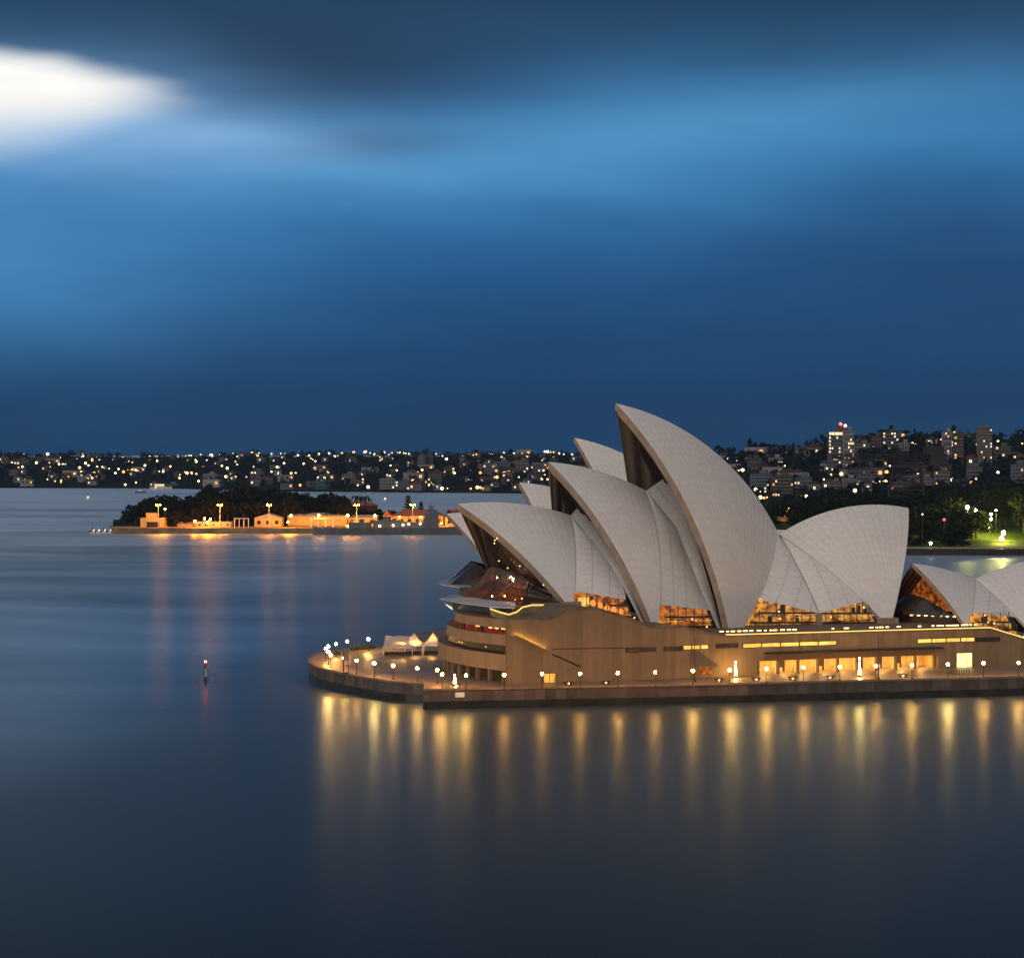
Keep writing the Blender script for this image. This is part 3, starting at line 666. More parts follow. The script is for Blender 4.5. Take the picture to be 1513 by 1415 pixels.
# red lit interior shown through the upper glazing, with mullions
for la, lb in ((41, 31), (29, 20), (18, 11), (9, 2)):
    mb = MB(); n_ = 6
    for k in range(n_):
        l0_, l1_ = la + (lb - la) * k / n_, la + (lb - la) * (k + 1) / n_
        mb.add([W(193.6 + .009 * (l - 22) ** 2 - .1, l, z) for l, z in ((l0_, 14.95), (l1_, 14.95), (l1_, 16.1), (l0_, 16.1))], [(0, 1, 2, 3)])
    mb.build('red_lit_pane', M['redglow'], g2)
for k in range(12):
    l = 40 - k * 3.6; mb = MB(); mb.box(W(193.6 + .009 * (l - 22) ** 2 - .15, l, 15.65), (.25, .25, 1.48), TH); mb.build('mullion', M['band'], g2)
for l in (41, 39, 36.5, 34, 28):
    mb = MB(); mb.box(W(193.6 + .009 * (l - 22) ** 2 - .3, l, 16.1), (.3, 1.8, .22), TH); mb.build('soffit_lamp', M['strip'], g2)
for k in range(8):
    l = 39 - k * 5.2; mb = MB(); mb.box(W(192.6 + .0078 * (l - 18) ** 2, l, (ZP + 6.7) / 2), (.7, .9, 6.7 - ZP - .02), TH); mb.build('column', M['band'], OH)
for x, y in ((665, 949), (670, 950), (711, 956)):
    s, l, z = to_slz(gnd(x, y, 11.4)); mb = MB(); mb.ball(W(193.2 + .0075 * (l - 20) ** 2 - .15, l, 11.5), .14); mb.build('wall_lamp', M['strip'], g1)
# west end wall between the tiers and the podium front, with its lit stair recess
ew = MB(); s0, s1 = 194.6, prof[0][0] + .02
wq(ew, s0, s1, ZP - .2, 18.4, ZP - .2, 18.4, LW - .06); ew.build('west_end_wall', M['podium'], OH); ewo = OH.children[-1]
mb = MB(); pa, pb, pc, pd_ = onl(757, 938, LW), onl(806, 962, LW), onl(806, 952, LW), onl(757, 933, LW)
st = MB(); a_, b_ = onl(757, 939, LW), onl(807, 963, LW); up = Vector((0, 0, 1))
st.add([a_, b_, b_ + N * .7, a_ + N * .7, a_ + N * .7 + up * .55, b_ + N * .7 + up * .55, a_ + N * .7 - up * .3, b_ + N * .7 - up * .3], [(0, 1, 2, 3), (6, 7, 5, 4)]); st.build('stair_parapet', M['podium'], ewo)
st = MB(); st.tube([a_.lerp(b_, f_) + N * .35 + up * .12 for f_ in (.05, .5, .95)], .06, 5); st.build('light_strip', glow('stair_light', (1, .60, .10), 80), ewo)
st = MB(); st.tube([onl(816, 966, LW + .06), onl(858, 985, LW + .06)], .16, 4); st.build('stair_joint', M['dark'], ewo)

# foyer glass skirt, canopy and balcony lights under the low shell
mb = MB(); sk_t = [(207.7, 0, 28.6), (209.0, 5, 28.0), (211.4, 10, 27.2), (214.0, 15, 25.6), (217.4, 20.5, 23.2)]
sk_b = [(202.6, 0, 21.1), (201.8, 7, 20.6), (202.2, 13, 20.3), (205.5, 19.5, 20.1), (216.4, 24, 20.4)]
rows, uvs = [], []
for sg in (1, -1):
    rows = []
    for i in range(7):
        f = i / 6; rows.append([W(*(Vector((a[0], sg * a[1], a[2])).lerp(Vector((b[0], sg * b[1], b[2])), f) + Vector((.8 * math.sin(f * math.pi), 0, -.8 * math.sin(f * math.pi))))) for a, b in zip(sk_t, sk_b)])
    mb.grid(rows)
sk = mb.build('glass_skirt', M['skirt'], OH); sk['label'] = 'flared amber glass skirt under the low shell'
mb = MB()
for sg in (1, -1):
    for i in range(4):
        for k in range(8):
            f = k / 8; a = Vector(sk_t[i]).lerp(Vector(sk_t[i + 1]), f); b = Vector(sk_b[i]).lerp(Vector(sk_b[i + 1]), f)
            mid = a.lerp(b, .5) + Vector((.6, 0, -.8)); pts = [W(q.x - .1, sg * q.y, q.z + .05) for q in (a, mid, b)]
            mb.tube(pts, .07, 3, caps=False)
mb.build('glazing_bar', M['bronze'], sk)
mb = MB()                                    # foyer inside the skirt
mb.add([W(208.5, -18, 19.2), W(208.5, 18, 19.2), W(212, 14, 25.5), W(212, -14, 25.5)], [(0, 1, 2, 3)]); mb.build('foyer_wall', mat('foyer_timber', (.34, .22, .13), .6, .4, .5), sk)
for l, z, s in ((3, 26.0, 208.0), (9.0, 26.3, 209.3), (12, 22, 206.5), (6, 21.6, 205.5)):
    mb = MB(); mb.ball(W(s, l, z), .16); mb.build('foyer_lamp', M['foyerlamp'], sk)
for x, y, l in ((731, 798, 12), (734.5, 795, 12), (730.5, 802.5, 12), (750, 839, 12), (768, 836, 13), (803, 864, 22), (771, 884, 24), (737, 828.5, 9)):
    mb = MB(); mb.ball(onl(x, y, l), .12); mb.build('foyer_lamp', M['deckspot'], sk)
mb = MB(); pl = [(40, 198.5), (34, 194.8), (18, 193.2), (1, 193.6), (-14, 202), (-14, 206), (0, 203.4), (13, 203.2), (20, 206)]
mb.prism([W2(s, l) for l, s in pl], 20.75, 21.0); cn = mb.build('foyer_canopy', M['roofmetal'], OH)
mb = MB()
for k in range(16): l = 36 - k * 2.3; mb.box(W(198.2 + (.9 if l > 30 else 0), l, 21.05), (8.5 - max(0, (l - 20) * .25), .12, .12), TH)
mb.build('standing_seam', M['roofmetal'], cn)
mb = MB(); mb.prism([W2(s, l) for l, s in ((34, 197.2), (2, 196.6), (2, 199.5), (34, 200))], 18.4, 20.7); mb.build('canopy_glazing', M['bronze_glass'], cn)
mb = MB(); mb.add([onl(657, 891, 4), onl(668, 897, 4), onl(669, 901, 4), onl(663, 897, 4)], [(0, 1, 2, 3)]); mb.build('lit_pane', glow('pale_lit_pane', (1, .75, .35), 1.4), cn)
mb = MB(); pts = [onl(x, y, l) for x, y, l in ((724, 899, 36), (739.5, 904.5, 36), (752, 907.6, 36), (764, 903.5, 34), (772, 896.7, 32), (786, 893.6, 30), (805, 893.6, 28), (826, 893.6, 26))]
mb.tube(pts, .17, 5); bl = mb.build('balcony_light', M['stripdim'], OH)
mb = MB(); mb.add([p - Vector((0, 0, .1)) for p in pts] + [p - Vector((0, 0, 1.6)) + N * .6 for p in pts], [(i, i + 1, i + 9, i + 8) for i in range(7)]); mb.build('balcony_front', mat('balcony_stone', (.30, .24, .10), .6, .2), bl)
# pedestals at the feet
for g, nm in ((A1, 0), (A2, 1)):
    for sg in (1, -1):
        p = g.F; zt = p.z + (2.6 if nm == 0 else 2.4); mb = MB(); mb.prism([W2(p.x - 1.9, sg * (p.y + .8)), W2(p.x + 2.0, sg * (p.y + .8)), W2(p.x + 2.6, sg * (p.y - 2.5)), W2(p.x - 2.4, sg * (p.y - 2.5))], p.z - 1, zt)
        mb.build('pedestal', M['rim'], OH)

# ------------------------------------------------------------------ the second, smaller row of shells behind
KT, KZ, S0, L0, DT = .85, .85, 257.0, -68.0, R(20)
def WT(s, l, z):
    s, l = (s - 240) * KT, l * KT
    return W(math.cos(DT) * s - math.sin(DT) * l + S0, math.sin(DT) * s + math.cos(DT) * l + L0, 14 + KZ * (z - 14))
local_shell(A4, WT, OH, label='tallest white shell of the row behind', nt=14, nr=18)
local_shell(A3, WT, OH, label='middle white shell of the row behind', nt=14, nr=18)
local_shell(A2, WT, OH, infill='bronze_glass', label='low white shell at the water end of the row behind', nt=14, nr=18)
local_shell(geom((322, 0, 37), (287.6, 0, 35), (306.8, 22, 12.3), 68), WT, OH, label='white shell of the row behind facing away from the water end', nt=14, nr=18)
mb = MB()
for sg in (1, -1):
    mb.grid([[WT(a[0] - 1, sg * a[1], a[2]) for a in sk_t], [WT(a[0] - 3.5 + (4 if i_ == 4 else 0), sg * a[1], a[2] + .3) for i_, a in enumerate(sk_b)]])
mb.build('glass_skirt', M['bronze_glass'], OH)
def wt2(pl): return [(p.x, p.y) for p in (WT(s, l, 0) for l, s in pl)]
mb = MB(); mb.prism(wt2([(30, 203), (15, 197.5), (0, 196), (-15, 197.5), (-30, 203), (-24, 207), (0, 203), (24, 207)]), 20.0, 20.35); mb.build('foyer_canopy', M['roofmetal'], OH)
mb = MB(); mb.prism(wt2([(28, 206), (0, 203), (-28, 206), (-28, 214), (28, 214)]), ZP, 19.9); mb.build('end_block', M['band'], OH)

# ------------------------------------------------------------------ restaurant shells at the city end
R1 = geom((318.6, 15, 28.2), (337.4, 15, 23.8), (322.4, 35.5, 12.4), 88)
R2 = geom((368.7, 15, 29.5), (337.4, 15, 23.8), (341.5, 42.5, 6.5), 88)
sR1 = local_shell(R1, W, OH, label='small white shell of the restaurant at the podium end', nt=14, nr=18, thick=1.1, infill=None)
sR2 = local_shell(R2, W, OH, label='larger restaurant shell cut by the picture edge', nt=16, nr=18, thick=1.1)
mb = MB(); le = arc_pts(R1, 1.0, 1.0, .28, 16); ri = arc_pts(R2, 1.0, 1.0, .42, 16); facet(mb, le, ri, .2, 4)
o = mb.build('side_shell', M['side_tile'], OH); o['label'] = 'tiled side panel between the restaurant shells'
window_bay([(1447, 905), (1491, 904), (1515, 940), (1441, 925)], 32.0, 6, M['interior'], 'amber lit restaurant window')
# glass mouth of the restaurant
mb = MB()
top_ = [(321.5, 26.0, 15.0), (322.6, 22.5, 20.5), (323.2, 19.0, 24.0)]
rw = []
for r in (.25, .4, .55, .7, .82):
    p = R1.pt(.13, r); p = p + (R1.C - p).normalized() * 1.0; hw = p.y - 15; rw.append([W(p.x + .6 * (1 - abs(x)), 15 + hw * x, p.z) for x in (1, .6, .2, -.2, -.6, -1)])
mb.grid(rw); gw = mb.build('glass_wall', M['skirt'], sR1); gw['label'] = 'amber lit glass mouth of the restaurant'
mb = MB(); mb.grid([[v + U * 2.2 for v in row] for row in rw]); mb.build('lit_back_wall', M['interior'], gw)
mb = MB()
for row in zip(*rw): mb.tube(list(row), .12, 4)
mb.build('mullion', M['bronze'], gw)
mb = MB(); sg_b = [(312.5, 15, 16.3), (313.5, 21, 15.8), (318.5, 29, 15.2)]; sg_t = [(318.0, 15, 20.4), (319.3, 20, 19.4), (320.8, 27, 16.8)]
for sg in (1, -1): mb.grid([[W(a[0], 15 + sg * (a[1] - 15), a[2]) for a in q] for q in (sg_t, sg_b)])
mb.build('glass_skirt', M['bronze_glass'], sR1)
mb = MB(); mb.prism([W2(s, l) for s, l in ((313.5, 15), (315, 21), (319, 27), (326, 30), (326, 4), (319, 4), (315, 9))], 13.4, 15.2); mb.build('glazed_base', M['bronze_glass'], sR1)
for k in range(7):
    mb = MB(); mb.box(W(314.2 + k * 1.2, 22 + k * 1.5, 15.3), (.7, .3, .16), TH); mb.build('table_lamp', M['deckspot'], sR1)

# ------------------------------------------------------------------ promenade furniture
def lamp_post(name='lamp_post'):
    o = empty(name, (0, 0, 0))
    mb = MB(); mb.tube([(0, 0, 0), (0, 0, .35), (0, 0, .4), (0, 0, 2.75)], [.17, .15, .08, .06], 6); mb.build('pole', M['black'], o)
    mb = MB(); mb.tube([(0, 0, 2.7), (0, 0, 2.85)], [.12, .2], 6); mb.build('collar', M['black'], o)
    mb = MB(); mb.ball((0, 0, 3.25), .34, 10, 7); mb.build('globe', M['lampglobe'], o, smooth=True)
    return o
protos_l = [lamp_post() for _ in range(3)]; first = [True] * 3
for o, m_ in zip(protos_l, ('lampglobe', 'lampglobe_dim', 'lampglobe_pale')): [c_ for c_ in o.children if c_.name.startswith('globe')][0].data.materials[0] = M[m_]
def put_lamp(px, py, label, group):
    k = random.choice((0, 0, 1, 1, 2)) if all(not f for f in first) else first.index(True)
    o = protos_l[k] if first[k] else copy_tree(protos_l[k]); first[k] = False
    g = gnd(px, py, ZP + 3.25); place(o, (g.x, g.y, ZP), 0, None, label, group); o['category'] = 'lamp post'; return o
near_side = [(508, 972), (526.8, 975.6), (553, 979.7), (581, 983), (616.4, 987)]
far_side = [(582, 942), (544.4, 944), (513, 947.5), (496.4, 951), (485, 954.5), (481.4, 958), (485, 962.5), (488.7, 967.6)]
for k, (x, y) in enumerate(near_side): put_lamp(x, y, 'globe lamp post on the near curved edge of the point, %s from the tip' % ORD[k], 'globe lamps along the quay')
for k, (x, y) in enumerate(far_side): put_lamp(x, y, 'globe lamp post round the far edge of the point, %s from the marquees' % ORD[k], 'globe lamps along the quay')
quay_l = [(646, 989.3), (653, 996), (688.7, 997.5), (745, 996.7), (801, 995.3), (857, 995), (913, 994), (968, 993), (1023.6, 990.5), (1078, 989.7), (1132.6, 987.6), (1187, 985.7), (1241, 985), (1294, 983.6), (1347.5, 982.5), (1400.6, 981), (1453, 979.5), (1505, 978.8)]
for k, (x, y) in enumerate(quay_l): put_lamp(x, y, 'globe lamp post along the straight quay, %s from its stepped corner' % ORD[k], 'globe lamps along the quay')

def lit_column(px, py, h, label):
    o = empty('light_column', gnd(px, py, ZP), label, 'light column', 'lit columns on the promenade')
    c0 = wloc(o); z = lambda a: c0 + Vector((0, 0, a)); mb = MB(); mb.tube([z(0), z(.5)], .36, 8); mb.build('base', M['black'], o)
    mb = MB(); mb.tube([z(.5), z(h * .45), z(h * .78)], [.27, .23, .13], 8); mb.build('lit_shaft', M['pylon'], o)
    mb = MB(); mb.tube([z(h * .78), z(h * .9)], .13, 8); mb.build('neck', M['black'], o)
    mb = MB(); mb.tube([z(h * .9), z(h)], .17, 8); mb.build('lit_head', M['pylon'], o)
    mb = MB(); mb.tube([z(h), z(h + .18)], .2, 8); mb.build('cap', M['black'], o)
lit_column(672, 1012.5, 2.6, 'short glowing column near the stepped quay corner')
lit_column(1087, 1001, 3.9, 'tall glowing column left of the lit colonnade')
lit_column(1270, 1000, 4.6, 'tallest glowing column in front of the lit colonnade')

def bench():
    o = empty('bench', (0, 0, 0))
    mb = MB(); mb.box((0, 0, .78), (2.3, .8, .16)); mb.build('seat', M['black'], o)
    for sx in (-1, 1):
        mb = MB(); mb.add([(sx * .95, -.3, .70), (sx * .95, .3, .70), (sx * .55, .3, 0), (sx * .55, -.3, 0), (sx * .75, -.3, .70), (sx * .75, .3, .70), (sx * .35, .3, 0), (sx * .35, -.3, 0)],
            [(0, 1, 2, 3), (7, 6, 5, 4), (0, 3, 7, 4), (1, 5, 6, 2), (3, 2, 6, 7)]); mb.build('leg', M['black'], o)
    mb = MB(); mb.ball((0, -.36, .5), .16, 8, 6); mb.build('foot_light', M['deckspot'], o)
    return o
bp = bench()
bx = [(674, 1015.5), (839.7, 1012.3), (895, 1011.3), (1062, 1007.5), (1117, 1006.3), (1171, 1005), (1226, 1003.6), (1334, 1001)]
for k, (x, y) in enumerate(bx):
    o = bp if k == 0 else copy_tree(bp); g = gnd(x, y, ZP); place(o, (g.x, g.y, ZP + .004), TH - .15, None, 'dark flared bench on the quay edge, %s from the stepped corner' % ORD[k], 'benches on the quay edge'); o['category'] = 'bench'
def mast(px, y0, y1, label):
    b = gnd(px, y0, ZP); h = ZC - (y1 - HY) * b.y / F - ZP
    o = empty('flagpole', b, label, 'flagpole', 'slim poles before the podium'); mb = MB(); mb.tube([b, b + Vector((0, 0, h))], [.14, .07], 6); mb.build('shaft', M['black'], o)
    mb = MB(); mb.box(b + Vector((0, 0, .15)), (.6, .6, .3)); mb.build('base', M['black'], o); mb = MB(); mb.ball(b + Vector((0, 0, h)), .13); mb.build('finial', M['black'], o)
mast(1298, 1003, 937, 'slim dark pole before the right half of the colonnade'); mast(1026.5, 1007, 943, 'slim dark pole by the wedge shaped stair porch')

# dark display tower on the point
g = gnd(511, 995, ZP); o = empty('display_tower', g, 'dark display tower standing among the lamps on the point', 'display tower'); g = wloc(o)
mb = MB(); mb.box(g + Vector((0, 0, .2)), (1.7, 1.0, .4)); mb.build('base', M['black'], o)
for sx in (-.62, .62):
    mb = MB(); mb.box(g + Vector((sx, 0, 3.1)), (.14, .3, 5.4)); mb.build('post', M['black'], o)
mb = MB(); mb.box(g + Vector((0, 0, 4.5)), (1.1, .25, 2.6)); mb.build('panel', M['steel'], o)
mb = MB(); mb.box(g + Vector((0, 0, 2.0)), (1.1, .12, .16)); mb.build('crossbar', M['black'], o)

# white marquees
def marquee(name, x0, x1, y0, y1, z_eave, z_peak, label, flat=False):
    """tent between world x and y limits with posts, floor and sagging roof"""
    c0 = Vector(((x0 + x1) / 2, (y0 + y1) / 2, ZP)); o = empty(name, c0, label, 'marquee', 'white marquees on the point')
    mb = MB(); n = 12; rows = []
    for i in range(n + 1):
        row = []
        for j in range(n + 1):
            a, b = i / n * 2 - 1, j / n * 2 - 1
            if flat: z = z_eave + (z_peak - z_eave) * (b * .5 + .5) - .25 * math.sin(math.pi * i / n * 2) ** 2
            else:
                r_ = max(abs(a), abs(b)); z = z_eave + (z_peak - z_eave) * (1 - r_) ** 1.35
            row.append(Vector((x0 + (x1 - x0) * i / n, y0 + (y1 - y0) * j / n, z)))
        rows.append(row)
    mb.grid(rows); rf = mb.build('roof', M['canvas'], o, smooth=not flat)
    mb = MB()
    for xa, ya, xb, yb in ((x0, y0, x1, y0), (x0, y0, x0, y1), (x1, y0, x1, y1)): mb.add([(xa, ya, z_eave), (xb, yb, z_eave), (xb, yb, z_eave - .35), (xa, ya, z_eave - .35)], [(0, 1, 2, 3)])
    mb.build('valance', M['canvas'], rf)
    for xa in (x0, x1):
        for ya in (y0, y1): mb = MB(); mb.tube([(xa, ya, ZP), (xa, ya, z_eave)], .09, 6); mb.build('post', M['white'], o)
    mb = MB(); mb.box(c0 + Vector((0, 0, .12)), (x1 - x0, y1 - y0, .2)); mb.build('floor', M['deck'], o)
    mb = MB(); mb.box(((x0 + x1) / 2, y0 + .3, ZP + .65), ((x1 - x0) * .9, .1, .9)); mb.build('screen', M['dark'], o)
    return o
ga, gb = gnd(566, 969, ZP), gnd(609.5, 968.5, ZP)
marquee('marquee', ga.x, gb.x, ga.y, ga.y + 14, ZP + 2.4, ZP + 4.3, 'flat sloping white marquee on the point', True)
gb2 = gnd(611, 968.3, ZP); gc = gnd(630, 967, ZP)
marquee('marquee', gb2.x - 2.4, gb2.x + 2.3, gb2.y + .6, gb2.y + 8, ZP + 2.8, ZP + 5.7, 'peaked white marquee beside the flat one')
gd, ge = gnd(627, 962, ZP), gnd(650, 962, ZP)
marquee('marquee', gb2.x + 2.5, gb2.x + 7.4, gb2.y + .8, gb2.y + 8.6, ZP + 2.8, ZP + 5.7, 'peaked white marquee by the rounded podium end')
mb = MB(); mb.ball((gb2.x + .4, gb2.y + 2.0, ZP + 2.7), .24); t_ = mb.build('pendant_lamp', M['lampglobe']); tag(t_, 'small bright pendant lamp hanging under the peaked marquee beside the flat one', 'lamp')
mb = MB(); mb.ball((ga.x + 5, ga.y + 5, ZP + 2.2), .22); tag(mb.build('pendant_lamp', M['lampglobe']), 'pendant lamp under the flat sloping marquee', 'lamp')
mb = MB(); mb.ball((gb2.x + 4.6, gb2.y + 4, ZP + 2.9), .22); tag(mb.build('pendant_lamp', M['lampglobe']), 'pendant lamp under the peaked marquee by the podium', 'lamp')
# planting along the far edge of the point
M['hedge'] = foliage('hedge_leaves', (.10, .12, .02, 1), (.03, .045, .01, 1))
def shrub_row(pa, pb, label):
    a, b = gnd(*pa, ZP), gnd(*pb, ZP); o = None; mb = MB(); L = (b - a).length
    for k in range(int(L * 26)):
        p = a.lerp(b, random.random()) + Vector((random.gauss(0, .35), random.gauss(0, .4), abs(random.gauss(.4, .3)))); s = .28
        d1 = Vector((random.gauss(0, 1), random.gauss(0, 1), random.gauss(0, 1))).normalized() * s; d2 = d1.cross(Vector((random.gauss(0, 1), random.gauss(0, 1), 1))).normalized() * s
        mb.add([p - d1, p + d2, p + d1, p - d2], [(0, 1, 2, 3)])
    tag(mb.build('hedge', M['hedge'], None, a), label, 'hedge', 'low hedges on the point')
shrub_row((493, 967), (503, 967.5), 'short low hedge near the tip of the point'); shrub_row((520, 961), (553, 957.5), 'long low hedge along the far edge of the point')

# channel beacon standing in the water
b = gnd(303.5, 1007, WZ); o = empty('channel_beacon', b, 'slim channel beacon with red light standing in the water', 'beacon')
mb = MB(); mb.tube([b + Vector((0, 0, -3)), b + Vector((0, 0, 1.3))], .36, 10); mb.build('pile', M['black'], o)
mb = MB(); mb.tube([b + Vector((0, 0, 1.3)), b + Vector((0, 0, 3.4))], [.24, .2], 8); mb.build('column', M['white'], o)
mb = MB(); mb.tube([b + Vector((-.17, -.2, 1.3)), b + Vector((-.17, -.2, 3.4))], .13, 6); mb.build('ladder', M['black'], o)
mb = MB(); mb.box(b + Vector((.2, 0, 3.5)), (1.35, .9, .16)); pl = mb.build('platform', M['black'], o)
for sx in (-.42, .8): mb = MB(); mb.tube([b + Vector((sx, -.4, 3.5)), b + Vector((sx, -.4, 4.3))], .05, 4); mb.build('rail_post', M['black'], pl)
mb = MB(); mb.tube([b + Vector((0, 0, 3.5)), b + Vector((0, 0, 4.8))], [.2, .12], 6); mb.build('lantern_stand', M['black'], o)
mb = MB(); mb.ball(b + Vector((0, 0, 5.1)), .26, 8, 6); mb.build('lantern', M['redlamp'], o)

# ------------------------------------------------------------------ far shore, hills and city
def sY(px): return interp(px, [(-250, 3950), (0, 3858), (250, 3800), (400, 3520), (780, 3344), (1000, 3000), (1100, 2150), (1250, 2050), (1750, 2000)])
def rY(px): return sY(px) + interp(px, [(0, 950), (900, 950), (1100, 650), (1750, 620)])
def rPy(px): return interp(px, [(-250, 673), (0, 672), (100, 675), (200, 677), (400, 676), (600, 674), (800, 674), (1000, 675), (1080, 672), (1150, 667), (1220, 659), (1300, 652), (1400, 650), (1513, 649), (1750, 646)])
def terr(px, t):
    px = max(-260, min(1760, px)); a, b = sY(px), rY(px); Y = a + (b - a) * t
    zr = ZC - (rPy(px) - HY) * b / F
    z = 1.2 + (zr - 1.2) * (max(t, 0) ** .85 if t <= 1 else max(.55, 1 - (t - 1) * .3)) + (1.6 * math.sin(px * .05 + t * 9) + 1.2 * math.sin(px * .021 - t * 14)) * min(1, t * 3)
    return Vector(((px - CX) / F * Y, Y, z))
def on_terr(px, py, h=0.0, tmin=0.0):
    lo, hi = tmin, 1.02
    f = lambda t: HY - F * (terr(px, t).z + h - ZC) / terr(px, t).y
    if f(lo) < py: return lo
    if f(hi) > py: return hi
    for _ in range(24):
        mid = (lo + hi) / 2
        if f(mid) > py: lo = mid
        else: hi = mid
    return (lo + hi) / 2
M['land'] = mat('dark_hillside', (.018, .020, .014), .9, .4, .02, .05)
mb = MB(); mb.grid([[terr(px, t) for px in range(-260, 1761, 20)] for t in [-.02, 0] + [k / 14 for k in range(1, 15)] + [1.1, 1.4, 1.8, 3, 6, 12]])
for i, v in enumerate(mb.v):
    if i < 102: v.z = -2
tag(mb.build('hills', M['land'], smooth=True), 'dark hills of the far harbour shore', None, None, 'structure')
# far woods: one mass of crowns
M['farwood'] = foliage('far_tree_leaves', (.018, .026, .026, 1), (.007, .010, .011, 1))
mb = MB(); rw_ = random.Random(3)
for k in range(3300):
    px = rw_.uniform(-230, 1740); t = rw_.random() ** .8 * 1.04; p = terr(px, t); h = rw_.uniform(5, 12) * (1.15 if px > 1000 else 1)
    if t > .96: h *= rw_.choice((.6, .8, 1.0, 1.3))
    n_ = 9
    for q in range(n_):
        c_ = p + Vector((rw_.gauss(0, h * .3), rw_.gauss(0, h * .3), h * rw_.uniform(.15, .85))); s = h * rw_.uniform(.2, .38)
        a1 = Vector((rw_.gauss(0, 1), rw_.gauss(0, .6), rw_.gauss(0, .8))).normalized() * s; a2 = Vector((rw_.gauss(0, 1), rw_.gauss(0, .5), rw_.gauss(0, 1))).normalized() * s; a3 = a1.cross(a2).normalized() * s
        mb.add([c_ - a1, c_ + a1, c_ + a2, c_ + a3], [(0, 1, 2), (0, 1, 3), (1, 2, 3)])
tag(mb.build('woods', M['farwood']), 'dark tree cover over the far hills', None, None, 'stuff')

# houses on the far shore
def wall_m(n_, c_): return mat(n_, tuple(min(.8, x * 1.15) for x in c_), .85, .1, .3, .1)
HW = [wall_m('cream_render', (.15, .14, .125)), wall_m('grey_render', (.095, .10, .115)), wall_m('red_brick', (.10, .055, .042)), wall_m('white_render', (.21, .215, .225))]
HR = [wall_m('terracotta_tiles', (.10, .045, .03)), wall_m('slate_roof', (.045, .05, .058)), wall_m('brown_tiles', (.06, .045, .037))]
GLs = [glow('warm_far_window', (1, .68, .34), 1.9, False), glow('white_far_window', (.95, .92, .8), 1.5, False), glow('amber_far_window', (1, .48, .14), 1.6, False)]
DKW = mat('dark_window_glass', (.03, .035, .045), .2, .2, .3, .6)
def house_proto(kind, wm, rm_, w_, d_, h_, lit):
    mb = MB(); mb.box((0, 0, h_ / 2 - 2), (w_, d_, h_ + 4)); o = mb.build('house', HW[wm])
    r_ = MB(); e = .5; a, b = w_ / 2 + e, d_ / 2 + e
    if kind == 0: r_.add([(-a, -b, h_), (a, -b, h_), (a, b, h_), (-a, b, h_), (-a + b, 0, h_ + 2.8), (a - b, 0, h_ + 2.8)], [(0, 1, 5, 4), (1, 2, 5), (2, 3, 4, 5), (3, 0, 4), (3, 2, 1, 0)])
    elif kind == 1: r_.add([(-a, -b, h_), (a, -b, h_), (a, b, h_), (-a, b, h_), (0, -b, h_ + 3.2), (0, b, h_ + 3.2)], [(0, 1, 4), (1, 2, 5, 4), (2, 3, 5), (3, 0, 4, 5), (3, 2, 1, 0)])
    else: r_.box((0, 0, h_ + .25), (w_ + .8, d_ + .8, .5))
    r_.build('roof', HR[rm_], o)
    for k in range(3):
        m_ = MB(); m_.box((-w_ * .3 + k * w_ * .3, -d_ / 2 - .05, h_ * .55), (w_ * .15, .12, h_ * .32)); m_.build('window', GLs[lit] if k == lit else DKW, o)
    return o
KN = ['cream', 'grey', 'brick', 'white']; RN = ['red tiled', 'slate', 'brown tiled']
protos = []
for i, (kind, wm, rm_) in enumerate([(0, 0, 0), (1, 3, 1), (2, 1, 1), (0, 2, 2), (1, 0, 2), (2, 3, 1), (0, 1, 0), (1, 2, 1)]):
    protos.append((house_proto(kind, wm, rm_, *[(14, 10, 6), (11, 11, 7), (20, 12, 9), (15, 11, 6), (12, 10, 8), (24, 13, 11), (16, 10, 7), (13, 12, 8)][i], i % 3), '%s %s' % (KN[wm], ['hipped', 'gabled', 'flat roofed'][kind]), RN[rm_], [False]))
rh = random.Random(11)
def zone(px): return 'on the far left hill' if px < 170 else 'behind the wooded island' if px < 540 else 'left of the shells' if px < 900 else 'right of the shells'
cells = {}
for k in range(215):
    for _ in range(20):
        px = rh.uniform(-15, 1530); t = rh.choice((rh.random(), rh.random() ** 1.6)); 
        if 905 < px < 1060 or (px > 1060 and t < .22): continue
        key = (round(px / 7), round(t * 16))
        if key in cells: continue
        cells[key] = 1; break
    p = terr(px, max(t, .015)); po, nm, rn, used = protos[rh.randrange(8)]
    o = copy_tree(po) if used[0] else po; used[0] = True
    lvl = 'low by the water' if t < .3 else 'half way up' if t < .7 else 'near the ridge'
    place(o, p, rh.uniform(-.5, .5), rh.uniform(.8, 1.25), '%s house, %s roof, %s, %s' % (nm, rn, lvl, zone(px)), 'houses over the far shore'); o['category'] = 'house'
for po, nm, rn, used in protos:
    if not used[0]: bpy.data.objects.remove(po)

